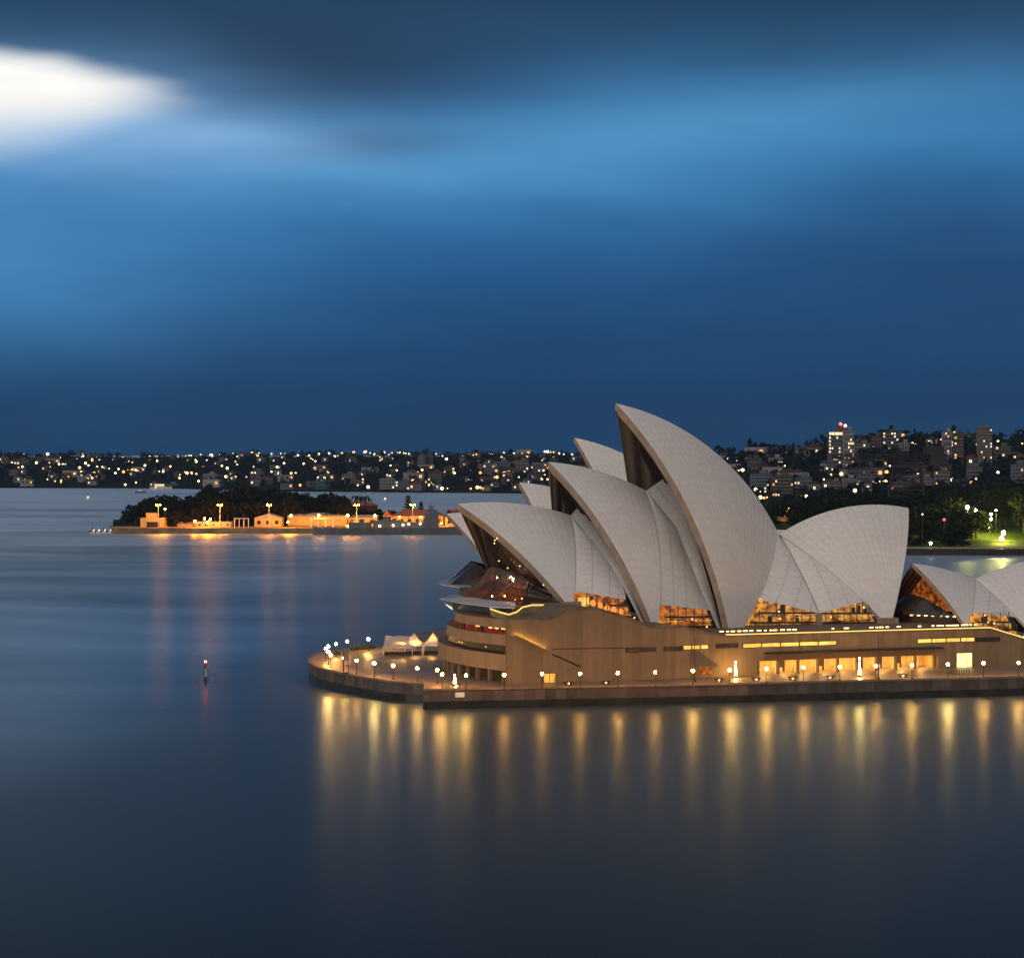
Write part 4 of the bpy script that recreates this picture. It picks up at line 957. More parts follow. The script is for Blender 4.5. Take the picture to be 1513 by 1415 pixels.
# apartment blocks and towers
WINM = bpy.data.meshes
def block(px0, px1, ytop, ybase, wm, label, nx, ny, lit=.12, depth=.7, name='apartment_block', cat='apartment block', Y=None, step=None, rz=0.0, balc=True):
    pc = (px0 + px1) / 2
    if Y is None: t = on_terr(pc, ybase, 0, .02); b = terr(pc, t)
    else: b = at(pc, ybase, Y)
    w_ = (px1 - px0) * b.y / F; h = ZC - (ytop - HY) * b.y / F - b.z; d_ = w_ * depth
    o = empty(name, b, label, cat, 'apartment blocks over the far shore'); o.rotation_euler = (0, 0, 0)
    mb = MB(); mb.box(b + Vector((0, d_ / 2, h / 2 - 3)), (w_, d_, h + 6)); wo = mb.build('wall', wm, o)
    mb = MB(); mb.box(b + Vector((0, d_ / 2, h + .3)), (w_ + .6, d_ + .6, .7)); mb.build('roof', HR[1], o)
    mb = MB(); mb.box(b + Vector((w_ * .12, d_ / 2, h + 2)), (w_ * .35, d_ * .4, 3)); mb.build('plant_room', wm, o)
    win = {}
    for i in range(nx):
        for j in range(ny):
            L_ = rh.random() < lit; key = rh.choice((0, 0, 1, 2)) if L_ else 9
            x = -w_ / 2 + w_ * (i + .5) / nx; z = h * (j + .45) / ny
            if key not in win:
                q = MB(); q.box((0, 0, 0), (w_ / nx * .55, .2, h / ny * .5)); ob = q.build('window', GLs[key] if key != 9 else DKW); ob.parent = o; ob.location = (x, -.12, z); win[key] = ob
            else:
                ob = win[key].copy(); COL.objects.link(ob); ob.location = (x, -.12, z)
    if balc:
        for j in range(1, ny):
            if j % 2 == 0 or ny < 9:
                q = MB(); q.box(b + Vector((0, -.7, h * j / ny)), (w_ * .92, 1.3, .5)); q.build('balcony', HW[3] if wm is not HW[3] else HW[1], o)
    return o
BL = wall_m('blue_grey_render', (.10, .125, .165)); BR = wall_m('brown_brick', (.085, .057, .046)); BE = wall_m('beige_render', (.15, .125, .105)); DG = wall_m('dark_concrete', (.06, .062, .07))
t1 = block(1224.5, 1246, 638.5, 701, HW[1], 'left wing of the tall white banded tower with red roof beacons', 6, 12, .25)
block(1246.5, 1262, 635.5, 702, HW[3], 'pale right wing of the tall tower with red roof beacons', 5, 12, .15)
b_ = wloc(t1); mb = MB(); Yt = b_.y + 6; p0 = at(1245, 640, Yt); p1 = at(1245, 627, Yt); mb.box((p0 + p1) / 2 + Vector((0, 6, 0)), (10 * Yt / F, 8, p1.z - p0.z)); lift = mb.build('lift_tower', BR, t1)
for x, y in ((1242, 626.4), (1249, 628.8)):
    mb = MB(); mb.ball(at(x, y, Yt), 1.5); mb.build('beacon_light', glow('beacon_glow', (1, .12, .08) if x < 1245 else (1, .5, .4), 5, False), t1)
for k in range(5):
    mb = MB(); mb.box(at(1227 + k * 4, 640.5, b_.y - 1), (2.0, .3, 2.6)); mb.build('penthouse_light', GLs[0], t1)
block(1393, 1409, 638, 690, HW[3], 'white slab tower with upright bands on the right hill', 5, 12, .18); block(1409.5, 1424, 640, 691, BR, 'brown slab tower beside the white one on the right hill', 3, 12, .08)
t3 = block(1445.5, 1466, 633, 690, BE, 'beige round cornered tower standing alone on the right hill', 6, 14, .12); b_ = wloc(t3); p0, p1 = at(1456, 634, b_.y), at(1456, 628.5, b_.y)
mb = MB(); mb.box((p0 + p1) / 2 + Vector((0, 8, 0)), (13 * b_.y / F, 8, p1.z - p0.z)); mb.build('roof_storey', BE, t3)
for a in [(1263, 1287, 655, 676, BE, 'low beige block right of the tall tower', 6, 4), (1288, 1304, 644.5, 672, BR, 'brown stepped block on the right ridge', 4, 6), (1304.5, 1328, 638, 674, DG, 'broad dark block crowning the right ridge', 6, 8), (1329, 1344, 654, 676, HW[3], 'small white block under the ridge', 4, 4),
          (1105, 1126, 677, 698, BR, 'brown brick block on the right of the tallest shell', 5, 4), (1137, 1157, 676, 690, HW[3], 'white block with dark roof below the ridge', 5, 3), (1110, 1140, 700, 728, BL, 'blue grey apartment block low behind the shells', 8, 6), (1141, 1172, 703, 733, BR, 'long brown apartment block low behind the shells', 8, 6), (1173, 1200, 706, 730, BL, 'pale blue block beside the long brown block', 6, 5),
          (1246, 1266, 707, 730, HW[3], 'white stepped block near the lit street', 5, 5), (1225, 1244, 712, 732, BE, 'squat beige block left of the white stepped block', 5, 4), (1268, 1292, 700, 724, HW[1], 'grey block behind the cluster of street lamps', 6, 5), (1359, 1378, 706, 730, HW[0], 'cream block behind the dark park trees', 5, 5), (1471, 1494, 659, 685, BE, 'beige block on the far right slope', 5, 5), (1496, 1516, 686, 718, BL, 'blue grey block at the right edge of the picture', 5, 6), (1430, 1452, 690, 716, HW[1], 'grey block low under the lone beige tower', 6, 5), (1382, 1404, 696, 722, BE, 'beige block above the park trees', 6, 5),
          (617, 628, 673, 695, BE, 'slim beige tower on the ridge behind the island', 3, 6), (628.5, 639.5, 671, 694, HW[1], 'slim grey tower on the ridge behind the island', 3, 6), (632, 653, 697, 719, BR, 'brown brick block low on the far shore', 6, 5), (561, 583, 707, 722, HW[3], 'white waterside block behind the island', 5, 3), (584, 605, 710, 726, HW[1], 'grey waterside block behind the island', 5, 3), (706, 726, 686, 700, BE, 'beige block behind the left shells', 5, 3), (728, 755, 682, 697, BL, 'light blue block behind the left shells', 7, 3), (761, 781, 680, 699, BE, 'broad beige block beside the low shell', 5, 4), (655, 672, 690, 704, DG, 'dark block among the far houses', 4, 3), (787, 806, 688, 702, HW[1], 'grey block just left of the middle shell', 5, 3), (465, 488, 711, 724, wall_m('green_roofed_render', (.03, .10, .085)), 'green waterside hall behind the wooded island', 5, 2), (243, 263, 715, 724, BL, 'pale blue shed at the water behind the island', 4, 1), (300, 320, 700, 712, HW[3], 'white block on the hill above the island trees', 5, 3), (20, 42, 678, 690, BR, 'brown block on the hill at the far left', 5, 3), (505, 524, 700, 714, HW[0], 'cream block above the island palms', 4, 3), (370, 388, 696, 708, HW[1], 'grey block above the island wood', 4, 3)]:
    block(*a, lit=.11)

# street lamps over the far shore, at the places where they shine
GL2 = [glow('white_street_light', (1, .84, .54), 3.4, False), glow('warm_street_light', (1, .66, .28), 3.4, False), glow('orange_street_light', (1, .44, .10), 3.0, False)]
A = [(40,138),(65,162),(135,115),(265,118),(262,128),(268,150),(275,165),(203,165),(280,188),(280,210),(275,232),(265,257),(338,135),(330,172),(350,172),(365,172),(382,175),(368,220),(382,244),(445,192),(452,215),(455,235),(430,142),(465,127),(457,132),(495,180),(515,150),(478,167),(543,187),(572,188),(525,220),(515,250),(555,148),(610,197),(645,222),(662,200),(687,133),(707,160),(690,215),(712,203),(722,160),(740,162),(738,205),(757,205),(767,212),(810,180),(838,130),(855,143),(877,155),(865,130),(890,213),(912,214),(952,185),(992,129),(1003,250),(1040,127),(1055,125),(1068,125),(1092,150),(1097,158),(1122,122),(1155,150),(1180,125),(1225,120),(1240,120),(1302,115),(1325,130),(1135,190),(1035,217),(1045,222),(1070,222),(1097,230),(1158,235),(1240,182),(1270,195),(1110,267),(1262,242),(1317,243),(1315,160),(1325,175),(1375,112),(1408,110),(1430,115),(1447,112),(1440,125),(1417,187),(1377,245),(760,275),(700,288),(68,212),(125,187),(340,273),(308,267)]
Bp = [(80,115),(132,113),(155,115),(92,153),(150,167),(235,105),(228,123),(260,170),(290,125),(300,140),(310,147),(325,157),(322,197),(345,115),(112,190),(80,215),(122,228),(190,223),(215,222),(240,290),(340,247),(375,250),(398,220),(402,112),(432,130),(473,113),(513,110),(540,107),(600,105),(607,102),(632,110),(655,118),(672,125),(685,135),(700,143),(708,107),(738,120),(753,110),(782,110),(797,108),(818,110),(830,113),(848,115),(745,180),(780,207),(842,178),(828,235),(843,237),(725,235),(742,238),(590,257),(562,290),(620,300),(898,218),(922,205),(870,265),(968,110),(1000,115),(1035,128),(1058,143),(1103,222),(1178,117),(1225,118),(1290,112),(1305,113),(1315,113),(1365,130),(1380,138),(1378,110),(1435,113),(1480,115),(1247,220),(1190,208),(1380,220),(1392,218),(1340,245),(1312,232),(1462,245),(985,287),(960,287),(1033,328),(1063,328),(1193,313),(1230,302),(1247,303),(783,280)]
Cp = [(70,233),(288,200),(240,293),(358,288),(137,308),(155,308),(443,345),(465,375),(431,434),(462,434),(547,353),(562,300),(582,330),(631,327),(218,402),(240,440),(258,443),(272,440),(709,377),(727,377),(697,407),(797,365),(812,365),(832,365),(845,365),(877,358),(912,360),(732,302),(865,288),(850,318),(905,257),(975,178),(990,180),(925,187),(1056,172),(1118,168),(1176,127),(1093,320),(1102,362),(1120,362),(1145,352),(1168,355),(1277,353),(1290,318),(1355,228),(1415,235),(1447,277),(1388,170),(1505,178),(1300,145),(1387,320)]
Dp = [(805, 667), (809, 667), (813, 668), (818, 668), (826, 670), (833, 671), (845, 672), (801, 680), (803, 695), (805, 703), (801, 708), (809, 708)]
LP = [(x * .2644, 640 + y * .2644) for x, y in A] + [(380 + x * .2644, 640 + y * .2644) for x, y in Bp] + Dp + [(1050 + x * .306, 600 + y * .306) for x, y in Cp]
big = {(312, 673), (1392, 651.4), (71, 671), (185.7, 674)}
lp = {}
for (x, y) in LP:
    bg_ = any(abs(x - a) < 2 and abs(y - b) < 2 for a, b in big); r_ = (3.6 if bg_ else rh.choice((1.1, 1.4, 1.8, 2.3))) * (.75 if x > 1040 else 1)
    hb = 6.5; t = on_terr(x, y, hb, .01); p = terr(x, t); top_z = ZC - (y - HY) * p.y / F; hp = max(3.0, top_z - p.z)
    ci = 2 if (y > 715 and rh.random() < .3) else rh.choice((0, 0, 0, 1, 1, 1, 2)); key = (ci, round(r_, 2))
    if key not in lp:
        o = empty('street_lamp', p); q = MB(); q.tube([(0, 0, -12), (0, 0, 0)], .22, 4); q.build('pole', M['steel'], o, (0, 0, 0)); o.children[0].location = (0, 0, 0)
        q = MB(); q.ball((0, 0, 0), r_, 8, 6); ob = q.build('lantern', GL2[ci], o, (0, 0, 0)); ob.location = (0, 0, 0); lp[key] = o
    else: o = copy_tree(lp[key])
    o.location = p + Vector((0, 0, hp))
    zn = 'far left hill' if x < 170 else 'hill behind the wooded island' if x < 540 else 'shore left of the shells' if x < 900 else 'hill right of the shells'
    tag(o, '%s%s street lamp %s the %s' % ('very bright ' if bg_ else '', ['white', 'warm yellow', 'orange'][ci], 'along the ridge of' if t > .7 else 'among the houses of' if t > .3 else 'near the water on', zn), 'street lamp', 'street lamps over the far shore')

# small craft
def boat(px, py, L, label, sail=False, cabin=True, lamp=False, hull='white', base=None, lr=.9):
    b = base or gnd(px, py, WZ); o = empty('boat', b, label, 'boat', 'small boats on the harbour'); b = wloc(o)
    mb = MB(); rows = []
    for f in (0, .2, .5, .8, 1):
        w_ = L * .16 * (1 if f < .6 else (1 - (f - .6) / .4) ** .6 + .02); x = L * (f - .5)
        rows.append([b + Vector((x, -w_, L * .12)), b + Vector((x, -w_ * .6, -.2)), b + Vector((x, w_ * .6, -.2)), b + Vector((x, w_, L * .12)), b + Vector((x, -w_, L * .12))])
    mb.grid(rows); mb.build('hull', M[hull], o)
    if cabin: mb = MB(); mb.box(b + Vector((-L * .05, 0, L * .18)), (L * .4, L * .2, L * .14)); mb.build('cabin', M['white'], o)
    if sail: mb = MB(); mb.tube([b + Vector((0, 0, 0)), b + Vector((0, 0, L * 1.3))], .12, 5); mb.build('mast', M['steel'], o); mb = MB(); mb.tube([b + Vector((0, 0, L * .3)), b + Vector((-L * .45, 0, L * .3))], .1, 5); mb.build('boom', M['steel'], o)
    if lamp: mb = MB(); mb.ball(b + Vector((0, 0, L * .35)), lr); mb.build('lamp', GL2[0], o)
    return o
boat(130, 738, 9, 'small white boat alone on the open water at the left', lamp=True)
boat(208, 728, 16, 'dark moored yacht with bare mast beyond the island tip', True, True, False, 'steel')
boat(230, 724.5, 14, 'white launch with a lamp near the far shore', lamp=True)
f_ = boat(238, 723, 34, 'lit white ferry by the far shore sheds', lamp=False)
for k in range(4): mb = MB(); mb.box(wloc(f_) + Vector((-8 + k * 4, -5.5, 7)), (2.4, .3, 2)); mb.build('window', GLs[0], f_)
boat(569, 739.5, 7, 'tiny boat with a light in the channel behind the island', lamp=True)

# ------------------------------------------------------------------ trees
def leaf_crown(mb, c_, rx, ry, rz_, n, size, rnd, shell=.55):
    for k in range(n):
        while True:
            v = Vector((rnd.uniform(-1, 1), rnd.uniform(-1, 1), rnd.uniform(-.75, 1)))
            if shell < v.length < 1: break
        p = Vector(c_) + Vector((v.x * rx, v.y * ry, v.z * rz_)); s = size * rnd.uniform(.6, 1.3)
        d1 = Vector((rnd.gauss(0, 1), rnd.gauss(0, 1), rnd.gauss(0, 1))).normalized() * s; d2 = d1.cross(Vector((rnd.gauss(0, 1), rnd.gauss(0, 1), rnd.gauss(0, 1)))).normalized() * s
        mb.add([p - d1, p + d2 * .8, p + d1, p - d2 * .8], [(0, 1, 2, 3)])
M['fig'] = foliage('fig_leaves', (.030, .034, .016, 1), (.008, .010, .006, 1))
M['park'] = foliage('park_leaves', (.024, .034, .011, 1), (.006, .009, .004, 1))
M['bark'] = mat('bark', (.07, .05, .035), .9, .3, 1)
def tree_proto(kind, leafm, rnd):
    o = empty('tree', (0, 0, 0))
    if kind == 'fig':
        mb = MB(); mb.tube([(0, 0, -3), (0, 0, 3), (.3, 0, 6)], [.9, .7, .5], 7)
        for k in range(6): a = k * 1.05 + rnd.uniform(-.3, .3); mb.tube([(.1, 0, 4), (math.cos(a) * 3, math.sin(a) * 3, 7), (math.cos(a) * 5.5, math.sin(a) * 5.5, 9.5)], [.4, .28, .12], 5)
        mb.build('trunk', M['bark'], o)
        mb = MB()
        for k in range(15): a = rnd.uniform(0, 6.28); q = rnd.uniform(1, 6); rr = rnd.uniform(2.3, 3.7); leaf_crown(mb, (math.cos(a) * q, math.sin(a) * q, 8.5 + rnd.uniform(-3, 3.6) - q * .2), rr, rr, rr * .75, 62, .75, rnd)
        mb.build('crown', leafm, o)
    elif kind == 'pine':
        mb = MB(); mb.tube([(0, 0, -2), (0, 0, 10), (0, 0, 21)], [.5, .35, .08], 6); mb.build('trunk', M['bark'], o); mb = MB()
        for j in range(9):
            z = 5 + j * 1.8; L = 4.6 * (1 - j / 10)
            for k in range(7): a = k * .9 + j * .4; [leaf_crown(mb, (math.cos(a) * L * f, math.sin(a) * L * f, z + f * .9), .9, .9, .45, 7, .55, rnd, 0) for f in (.35, .7, 1)]
        mb.build('crown', leafm, o)
    else:
        mb = MB(); mb.tube([(0, 0, -2), (.2, 0, 7), (.1, .1, 13)], [.42, .3, .26], 6); mb.build('trunk', M['bark'], o); mb = MB()
        for k in range(16):
            a = k * .39 * 2 + rnd.uniform(-.2, .2); L = rnd.uniform(3.0, 4.0); up = rnd.uniform(.2, 1.8); pts = [Vector((math.cos(a) * L * f, math.sin(a) * L * f, 13 + up * math.sin(f * 2.2) * 1.2 - f * f * 2.4)) for f in (0, .3, .6, 1)]
            for p, q in zip(pts, pts[1:]): sd2 = Vector((-math.sin(a), math.cos(a), .15)) * .45; mb.add([p - sd2, q - sd2 * .8, q + sd2 * .8, p + sd2], [(0, 1, 2, 3)])
        mb.build('crown', leafm, o)
    return o
rt_ = random.Random(21)
figs = [tree_proto('fig', M['fig'], rt_) for _ in range(4)]; pks = [tree_proto('fig', M['park'], rt_) for _ in range(4)]
usedt = set()
def put_tree(protos_, k, loc, sc, label, group, nm='fig_tree'):
    po = protos_[k % len(protos_)]; o = copy_tree(po) if po.name in usedt else po; usedt.add(po.name)
    if o is po: usedt.discard(po.name); o.name = nm; usedt.add(o.name)
    else: o.name = nm
    place(o, loc, rt_.uniform(0, 6.28), sc, label, group); o['category'] = 'tree'; return o

# ------------------------------------------------------------------ the naval island
IY = 1690.0
iz = 3.2
ip = [at(x, 786.5, y) for x, y in [(160, 1700), (172, 1682), (240, IY), (330, IY), (470, IY), (700, IY), (860, IY), (860, 1960), (560, 1960), (520, 1900), (400, 1960), (260, 1930), (190, 1830), (164, 1760)]]
mb = MB(); mb.prism([(p.x, p.y) for p in ip], -3, iz); tag(mb.build('island_ground', mat('island_ground', (.32, .22, .12), .9, .3, .1)), 'flat dark quay ground of the wooded island', None, None, 'structure')
mb = MB(); rows = []
for i in range(13):
    f = i / 12 * 2 - 1; row = []
    for j in range(9):
        g_ = j / 8 * 2 - 1; r_ = min(1, math.hypot(f, g_)); c_ = at(352 + f * 185, 787, 1815 + g_ * 85); row.append(Vector((c_.x, c_.y, iz + .02 + 14 * (math.cos(r_ * math.pi) * .5 + .5) * (1 if r_ < 1 else 0))))
    rows.append(row)
mb.grid(rows); tag(mb.build('island_hill', M['land'], smooth=True), 'low wooded hill of the island', None, None, 'structure')
def ihill(px, Y): f = (px - 352) / 185; g_ = (Y - 1815) / 85; r_ = min(1, math.hypot(f, g_)); return iz + 14 * (math.cos(r_ * math.pi) * .5 + .5)
sky_i = [(163, 772), (175, 762), (190, 748), (209, 738), (238, 728), (262, 732), (280, 731), (300, 720), (314, 715), (335, 719), (354, 714), (383, 719), (412, 719), (446, 727), (472, 728), (499, 727), (520, 735), (545, 745)]
kk = 0
for row_, (Y, dy) in enumerate([(1745, 20), (1775, 11), (1810, 4), (1850, 0)]):
    for px in range(172, 535, 19):
        x = px + rt_.uniform(-7, 7) + row_ * 5
        if row_ == 0 and rt_.random() < .25: continue
        yt = interp(x, sky_i) + dy * rt_.uniform(.6, 1.3) + rt_.uniform(0, 3); z0 = ihill(x, Y) - .5; zt = ZC - (yt - HY) * Y / F; sc = (zt - z0) / 13.2
        if sc < .35: continue
        sc = min(sc, 1.75); c_ = at(x, 780, Y); c_.z = z0; kk += 1
        put_tree(figs, kk, c_, (min(sc, 1.25), min(sc, 1.25), sc), '%s dark fig tree in the island wood, %s' % (['front row', 'second row', 'inner', 'crest'][row_], 'towards its open water tip' if x < 270 else 'over the floodlit yard' if x < 390 else 'towards the long warehouse'), 'trees of the island wood')
palm = tree_proto('palm', M['fig'], rt_); palm.name = 'palm_tree'
for k, (x, yt) in enumerate([(527, 732), (540, 733)]):
    o = palm if k == 0 else copy_tree(palm); c_ = at(x, 780, 1780); c_.z = iz; zt = ZC - (yt - HY) * 1780 / F; place(o, c_, k, (zt - iz) / 14, ['taller palm tree beside the island wood', 'palm tree nearest the channel on the island'][k], 'palms on the island'); o['category'] = 'tree'
pine = tree_proto('pine', M['fig'], rt_); pine.name = 'pine_tree'; c_ = at(603, 780, 1760); c_.z = iz; place(pine, c_, 0, (ZC - (732 - HY) * 1760 / F - iz) / 21, 'tall tiered pine behind the grey warship'); pine['category'] = 'tree'
o = copy_tree(pine); o.name = 'pine_tree'; c_ = at(622, 780, 1770); c_.z = iz; place(o, c_, 1, (ZC - (741 - HY) * 1770 / F - iz) / 21, 'shorter pine right of the tall tiered pine')
for k, (x, yt, Y) in enumerate([(258, 757, 1725), (276, 761, 1728), (560, 752, 1775), (575, 752, 1775), (640, 752, 1780)]):
    c_ = at(x, 780, Y); c_.z = iz; sc = (ZC - (yt - HY) * Y / F - iz) / 13.2; put_tree(figs, k, c_, sc, ['floodlit tree beside the square orange block', 'smaller floodlit tree at the yard edge', 'dark tree behind the warship bow', 'second dark tree behind the warship bow', 'dark tree before the red roofed building'][k], 'trees by the island buildings')

OW = wall_m('ochre_render', (.66, .46, .17)); OR = wall_m('red_tile_roof', (.26, .10, .06)); SH = wall_m('metal_shed', (.42, .36, .30))
def ibuild(px0, px1, ytop, ridge, Y, depth, wm, rm_, label, nwin=4, kind='gable', name='warehouse', ybase=None):
    """island building: eave at photo row ytop, ridge rows above it"""
    a, b = at(px0, ytop, Y), at(px1, ytop, Y); h = a.z - iz; w_ = b.x - a.x; c_ = Vector(((a.x + b.x) / 2, Y, iz)); o = empty(name, c_, label, 'building', 'buildings of the island yard')
    mb = MB(); mb.box(c_ + Vector((0, depth / 2, h / 2)), (w_, depth, h)); mb.build('wall', wm, o); rh_ = ridge * Y / F; r_ = MB(); e = .6; A_, B_ = w_ / 2 + e, depth
    if kind == 'gable': r_.add([c_ + Vector(v) for v in ((-A_, -e, h), (A_, -e, h), (A_, B_, h), (-A_, B_, h), (-A_, depth / 2, h + rh_), (A_, depth / 2, h + rh_))], [(0, 1, 5, 4), (2, 3, 4, 5), (1, 2, 5), (3, 0, 4)])
    elif kind == 'end': r_.add([c_ + Vector(v) for v in ((-A_, -e, h), (A_, -e, h), (A_, B_, h), (-A_, B_, h), (0, -e, h + rh_), (0, B_, h + rh_))], [(0, 1, 4), (1, 2, 5, 4), (2, 3, 5), (3, 0, 4, 5)])
    elif kind == 'hip': r_.add([c_ + Vector(v) for v in ((-A_, -e, h), (A_, -e, h), (A_, B_, h), (-A_, B_, h), (-A_ + depth * .4, depth / 2, h + rh_), (A_ - depth * .4, depth / 2, h + rh_))], [(0, 1, 5, 4), (2, 3, 4, 5), (1, 2, 5), (3, 0, 4)])
    else: r_.box(c_ + Vector((0, depth / 2, h + .3)), (w_ + .5, depth + .5, .6))
    r_.build('roof', rm_, o)
    for k in range(nwin): q = MB(); q.box(c_ + Vector((-w_ / 2 + w_ * (k + .5) / nwin, -.06, h * .5)), (w_ / nwin * .4, .2, h * .4)); q.build('window', DKW, o)
    return o
ibuild(207.5, 242, 766.5, 0, 1712, 16, OW, OW, 'square two tier orange lit block near the island tip', 0, 'flat', 'guardhouse')
o = [x for x in COL.objects if x.get('label', '').startswith('square two tier')][0]; mb = MB(); a, b = at(215.5, 766, 1716), at(230, 758, 1716); mb.box(((a.x + b.x) / 2, 1722, (a.z + b.z) / 2 + .1), (b.x - a.x, 10, b.z - a.z)); mb.build('upper_storey', OW, o); mb = MB(); a = at(226, 778, 1711.8); mb.box(a, (9, .3, 7)); mb.build('doorway', M['dark'], o)
ibuild(262, 289, 775, 4, 1722, 14, OW, SH, 'low gabled shed beside the floodlit trees', 3, 'gable', 'shed')
ibuild(289.5, 341, 772, 0, 1716, 14, SH, SH, 'long low flat shed under the tall floodlights', 5, 'flat', 'shed')
ibuild(376, 415.5, 765, 6, 1718, 20, OW, SH, 'large pitched warehouse right of the wood', 3, 'end')
ibuild(425, 512, 762, 4, 1735, 24, OW, SH, 'longest ochre warehouse behind the ship bow', 0, 'gable')
ibuild(512.5, 557, 764, 3, 1738, 22, OW, SH, 'right part of the ochre warehouse row', 3, 'gable')
ibuild(502, 556, 747, 6, 1790, 18, BR, OR, 'brown hall with tiled roof above the warehouses', 5, 'hip', 'hall')
ibuild(566, 577, 762, 8, 1736, 30, OW, OR, 'narrow gable fronted house behind the ship', 1, 'end', 'house')
ibuild(577.5, 655, 762, 9, 1742, 24, OW, OR, 'long red roofed building behind the warship', 7, 'hip', 'barracks')
ibuild(657.5, 681, 763.5, 10, 1730, 26, OW, OR, 'red roofed end house beside the low shell', 2, 'hip', 'house')
ibuild(682, 760, 764, 8, 1750, 24, OW, OR, 'red roofed building half hidden by the low shell', 7, 'hip', 'barracks')
# loading bay frames
for px, lab in ((357, 'open steel frame on the island quay'), (476, 'white loading frame before the long warehouse')):
    a = at(px, 780, 1705); o = empty('loading_frame', (a.x, 1705, iz), lab, 'steel frame'); w_ = 5 if px < 400 else 8
    for k in range(4): mb = MB(); mb.tube([(a.x - w_ + k * w_ * .66, 1705, iz), (a.x - w_ + k * w_ * .66, 1705, iz + 6.2)], .3, 4); mb.build('post', M['white'], o)
    mb = MB(); mb.box((a.x - .03 * w_, 1705, iz + 6.4), (2.1 * w_, 3, .5)); mb.build('roof', M['white'], o)
# floodlight masts and yard lamps (sodium orange)
SOD = glow('sodium_lamp', (1, .26, .005), 1050); SODW = glow('pale_yard_lamp', (1, .34, .015), 720); ml = None
for k, x in enumerate((234, 325, 397.5, 527, 610)):
    Y = 1704; b = at(x, 786, Y); b.z = iz; zt = ZC - (746 - HY) * Y / F; o = empty('floodlight_mast', b, 'tall orange floodlight mast on the island, %s from its tip' % ORD[k], 'floodlight mast', 'floodlight masts of the island yard')
    mb = MB(); mb.tube([b, Vector((b.x, b.y, zt))], [.32, .2], 6); mb.build('mast', M['white'], o)
    mb = MB(); mb.box((b.x, b.y, zt), (3.4, .5, .4)); mb.build('crossarm', M['steel'], o)
    for sx in (-1.3, 1.3):
        mb = MB(); mb.ball((b.x + sx, b.y - .5, zt + .1), .45, 8, 6); mb.build('floodlight', SOD, o)
for k, (x, y, pale, r_) in enumerate([(244, 752, 1, .9), (288, 769.6, 0, 1.0), (302, 766, 0, 1.0), (306.7, 772, 0, 1.1), (310.7, 767, 0, 1.0), (430, 761.6, 1, 1.15), (425.5, 771, 0, .9), (471, 761.6, 1, 1.1), (513.5, 761.6, 1, 1.3), (553.7, 761.6, 1, 1.2), (590, 764, 1, .9), (513.5, 777, 1, .8), (622, 764, 1, .8), (652, 773, 0, .7)]):
    Y = 1724 if x > 560 else 1700; p = at(x, y, Y); o = empty('yard_lamp', (p.x, p.y, iz), '%s yard lamp on the island, %s along from its tip' % ('pale yellow' if pale else 'orange', ORD[k]), 'yard lamp', 'lamps of the island yard')
    mb = MB(); mb.tube([(p.x, p.y, iz), p], .2, 5); mb.build('pole', M['steel'], o); mb = MB(); mb.ball(p, r_ * .62, 8, 6); mb.build('lantern', SODW if pale else SOD, o)

# grey warship moored along the island
M['grey'] = mat('naval_grey', (.13, .135, .14), .6, .15, .2); SY = 1672.0
def sp(x, y, dy=0): return at(x, y, SY + dy)
b = sp(580, 788.5); b.z = 0; o = empty('warship', b, 'long grey warship moored along the island quay', 'ship')
wl = -1.4; mb = MB(); rows = []
for x, yd, hw in ((463, 778.5, 1.0), (475, 779, 4), (500, 779.5, 6.5), (560, 779.5, 7), (640, 779.5, 7), (690, 778.5, 5.5), (712, 777.5, 2.5), (722, 776.5, .3)):
    p = sp(x, yd); rows.append([Vector((p.x, SY - hw, p.z)), Vector((p.x, SY - hw * .8, wl)), Vector((p.x, SY + hw * .8, wl)), Vector((p.x, SY + hw, p.z)), Vector((p.x, SY - hw, p.z))])
mb.grid(rows); mb.build('hull', M['grey'], o)
def sbox(nm, x0, x1, y0, y1, d_=9, dy=0):
    a, c_ = sp(x0, y1, dy), sp(x1, y0, dy); mb = MB(); mb.box(((a.x + c_.x) / 2, SY + dy, (a.z + c_.z) / 2), (c_.x - a.x, d_, c_.z - a.z)); return mb.build(nm, M['grey'], o)
sbox('deckhouse', 516, 548, 772, 780); sbox('hangar', 552, 592, 768.5, 780, 10); sbox('funnel', 566, 578, 763, 769, 5); sbox('midship_house', 592, 626, 771, 780); sbox('bridge', 627, 648, 758, 780, 10); sbox('bridge_top', 631, 643, 752, 758, 6)
sbox('gun_turret', 531, 538, 767, 772, 4); sbox('radar', 634, 640, 747, 752, 3)
for x, yt in ((603, 757), (637, 741), (548, 765)): mb = MB(); p, q = sp(x, 775), sp(x, yt); mb.tube([p, q], [.5, .18], 5); mm_ = mb.build('ship_mast', M['grey'], o); mb = MB(); q2 = sp(x, yt + 6); mb.box(q2, (5, .3, .3)); mb.build('yardarm', M['grey'], mm_)
SL = glow('ship_lamp_light', (1, .60, .30), 9)
for x, y in ((581, 776), (595.5, 775.3), (604, 774), (621, 773.5), (561, 777)): mb = MB(); mb.ball(sp(x, y, -7.4), .8, 8, 6); mb.build('ship_lamp', SL, o)

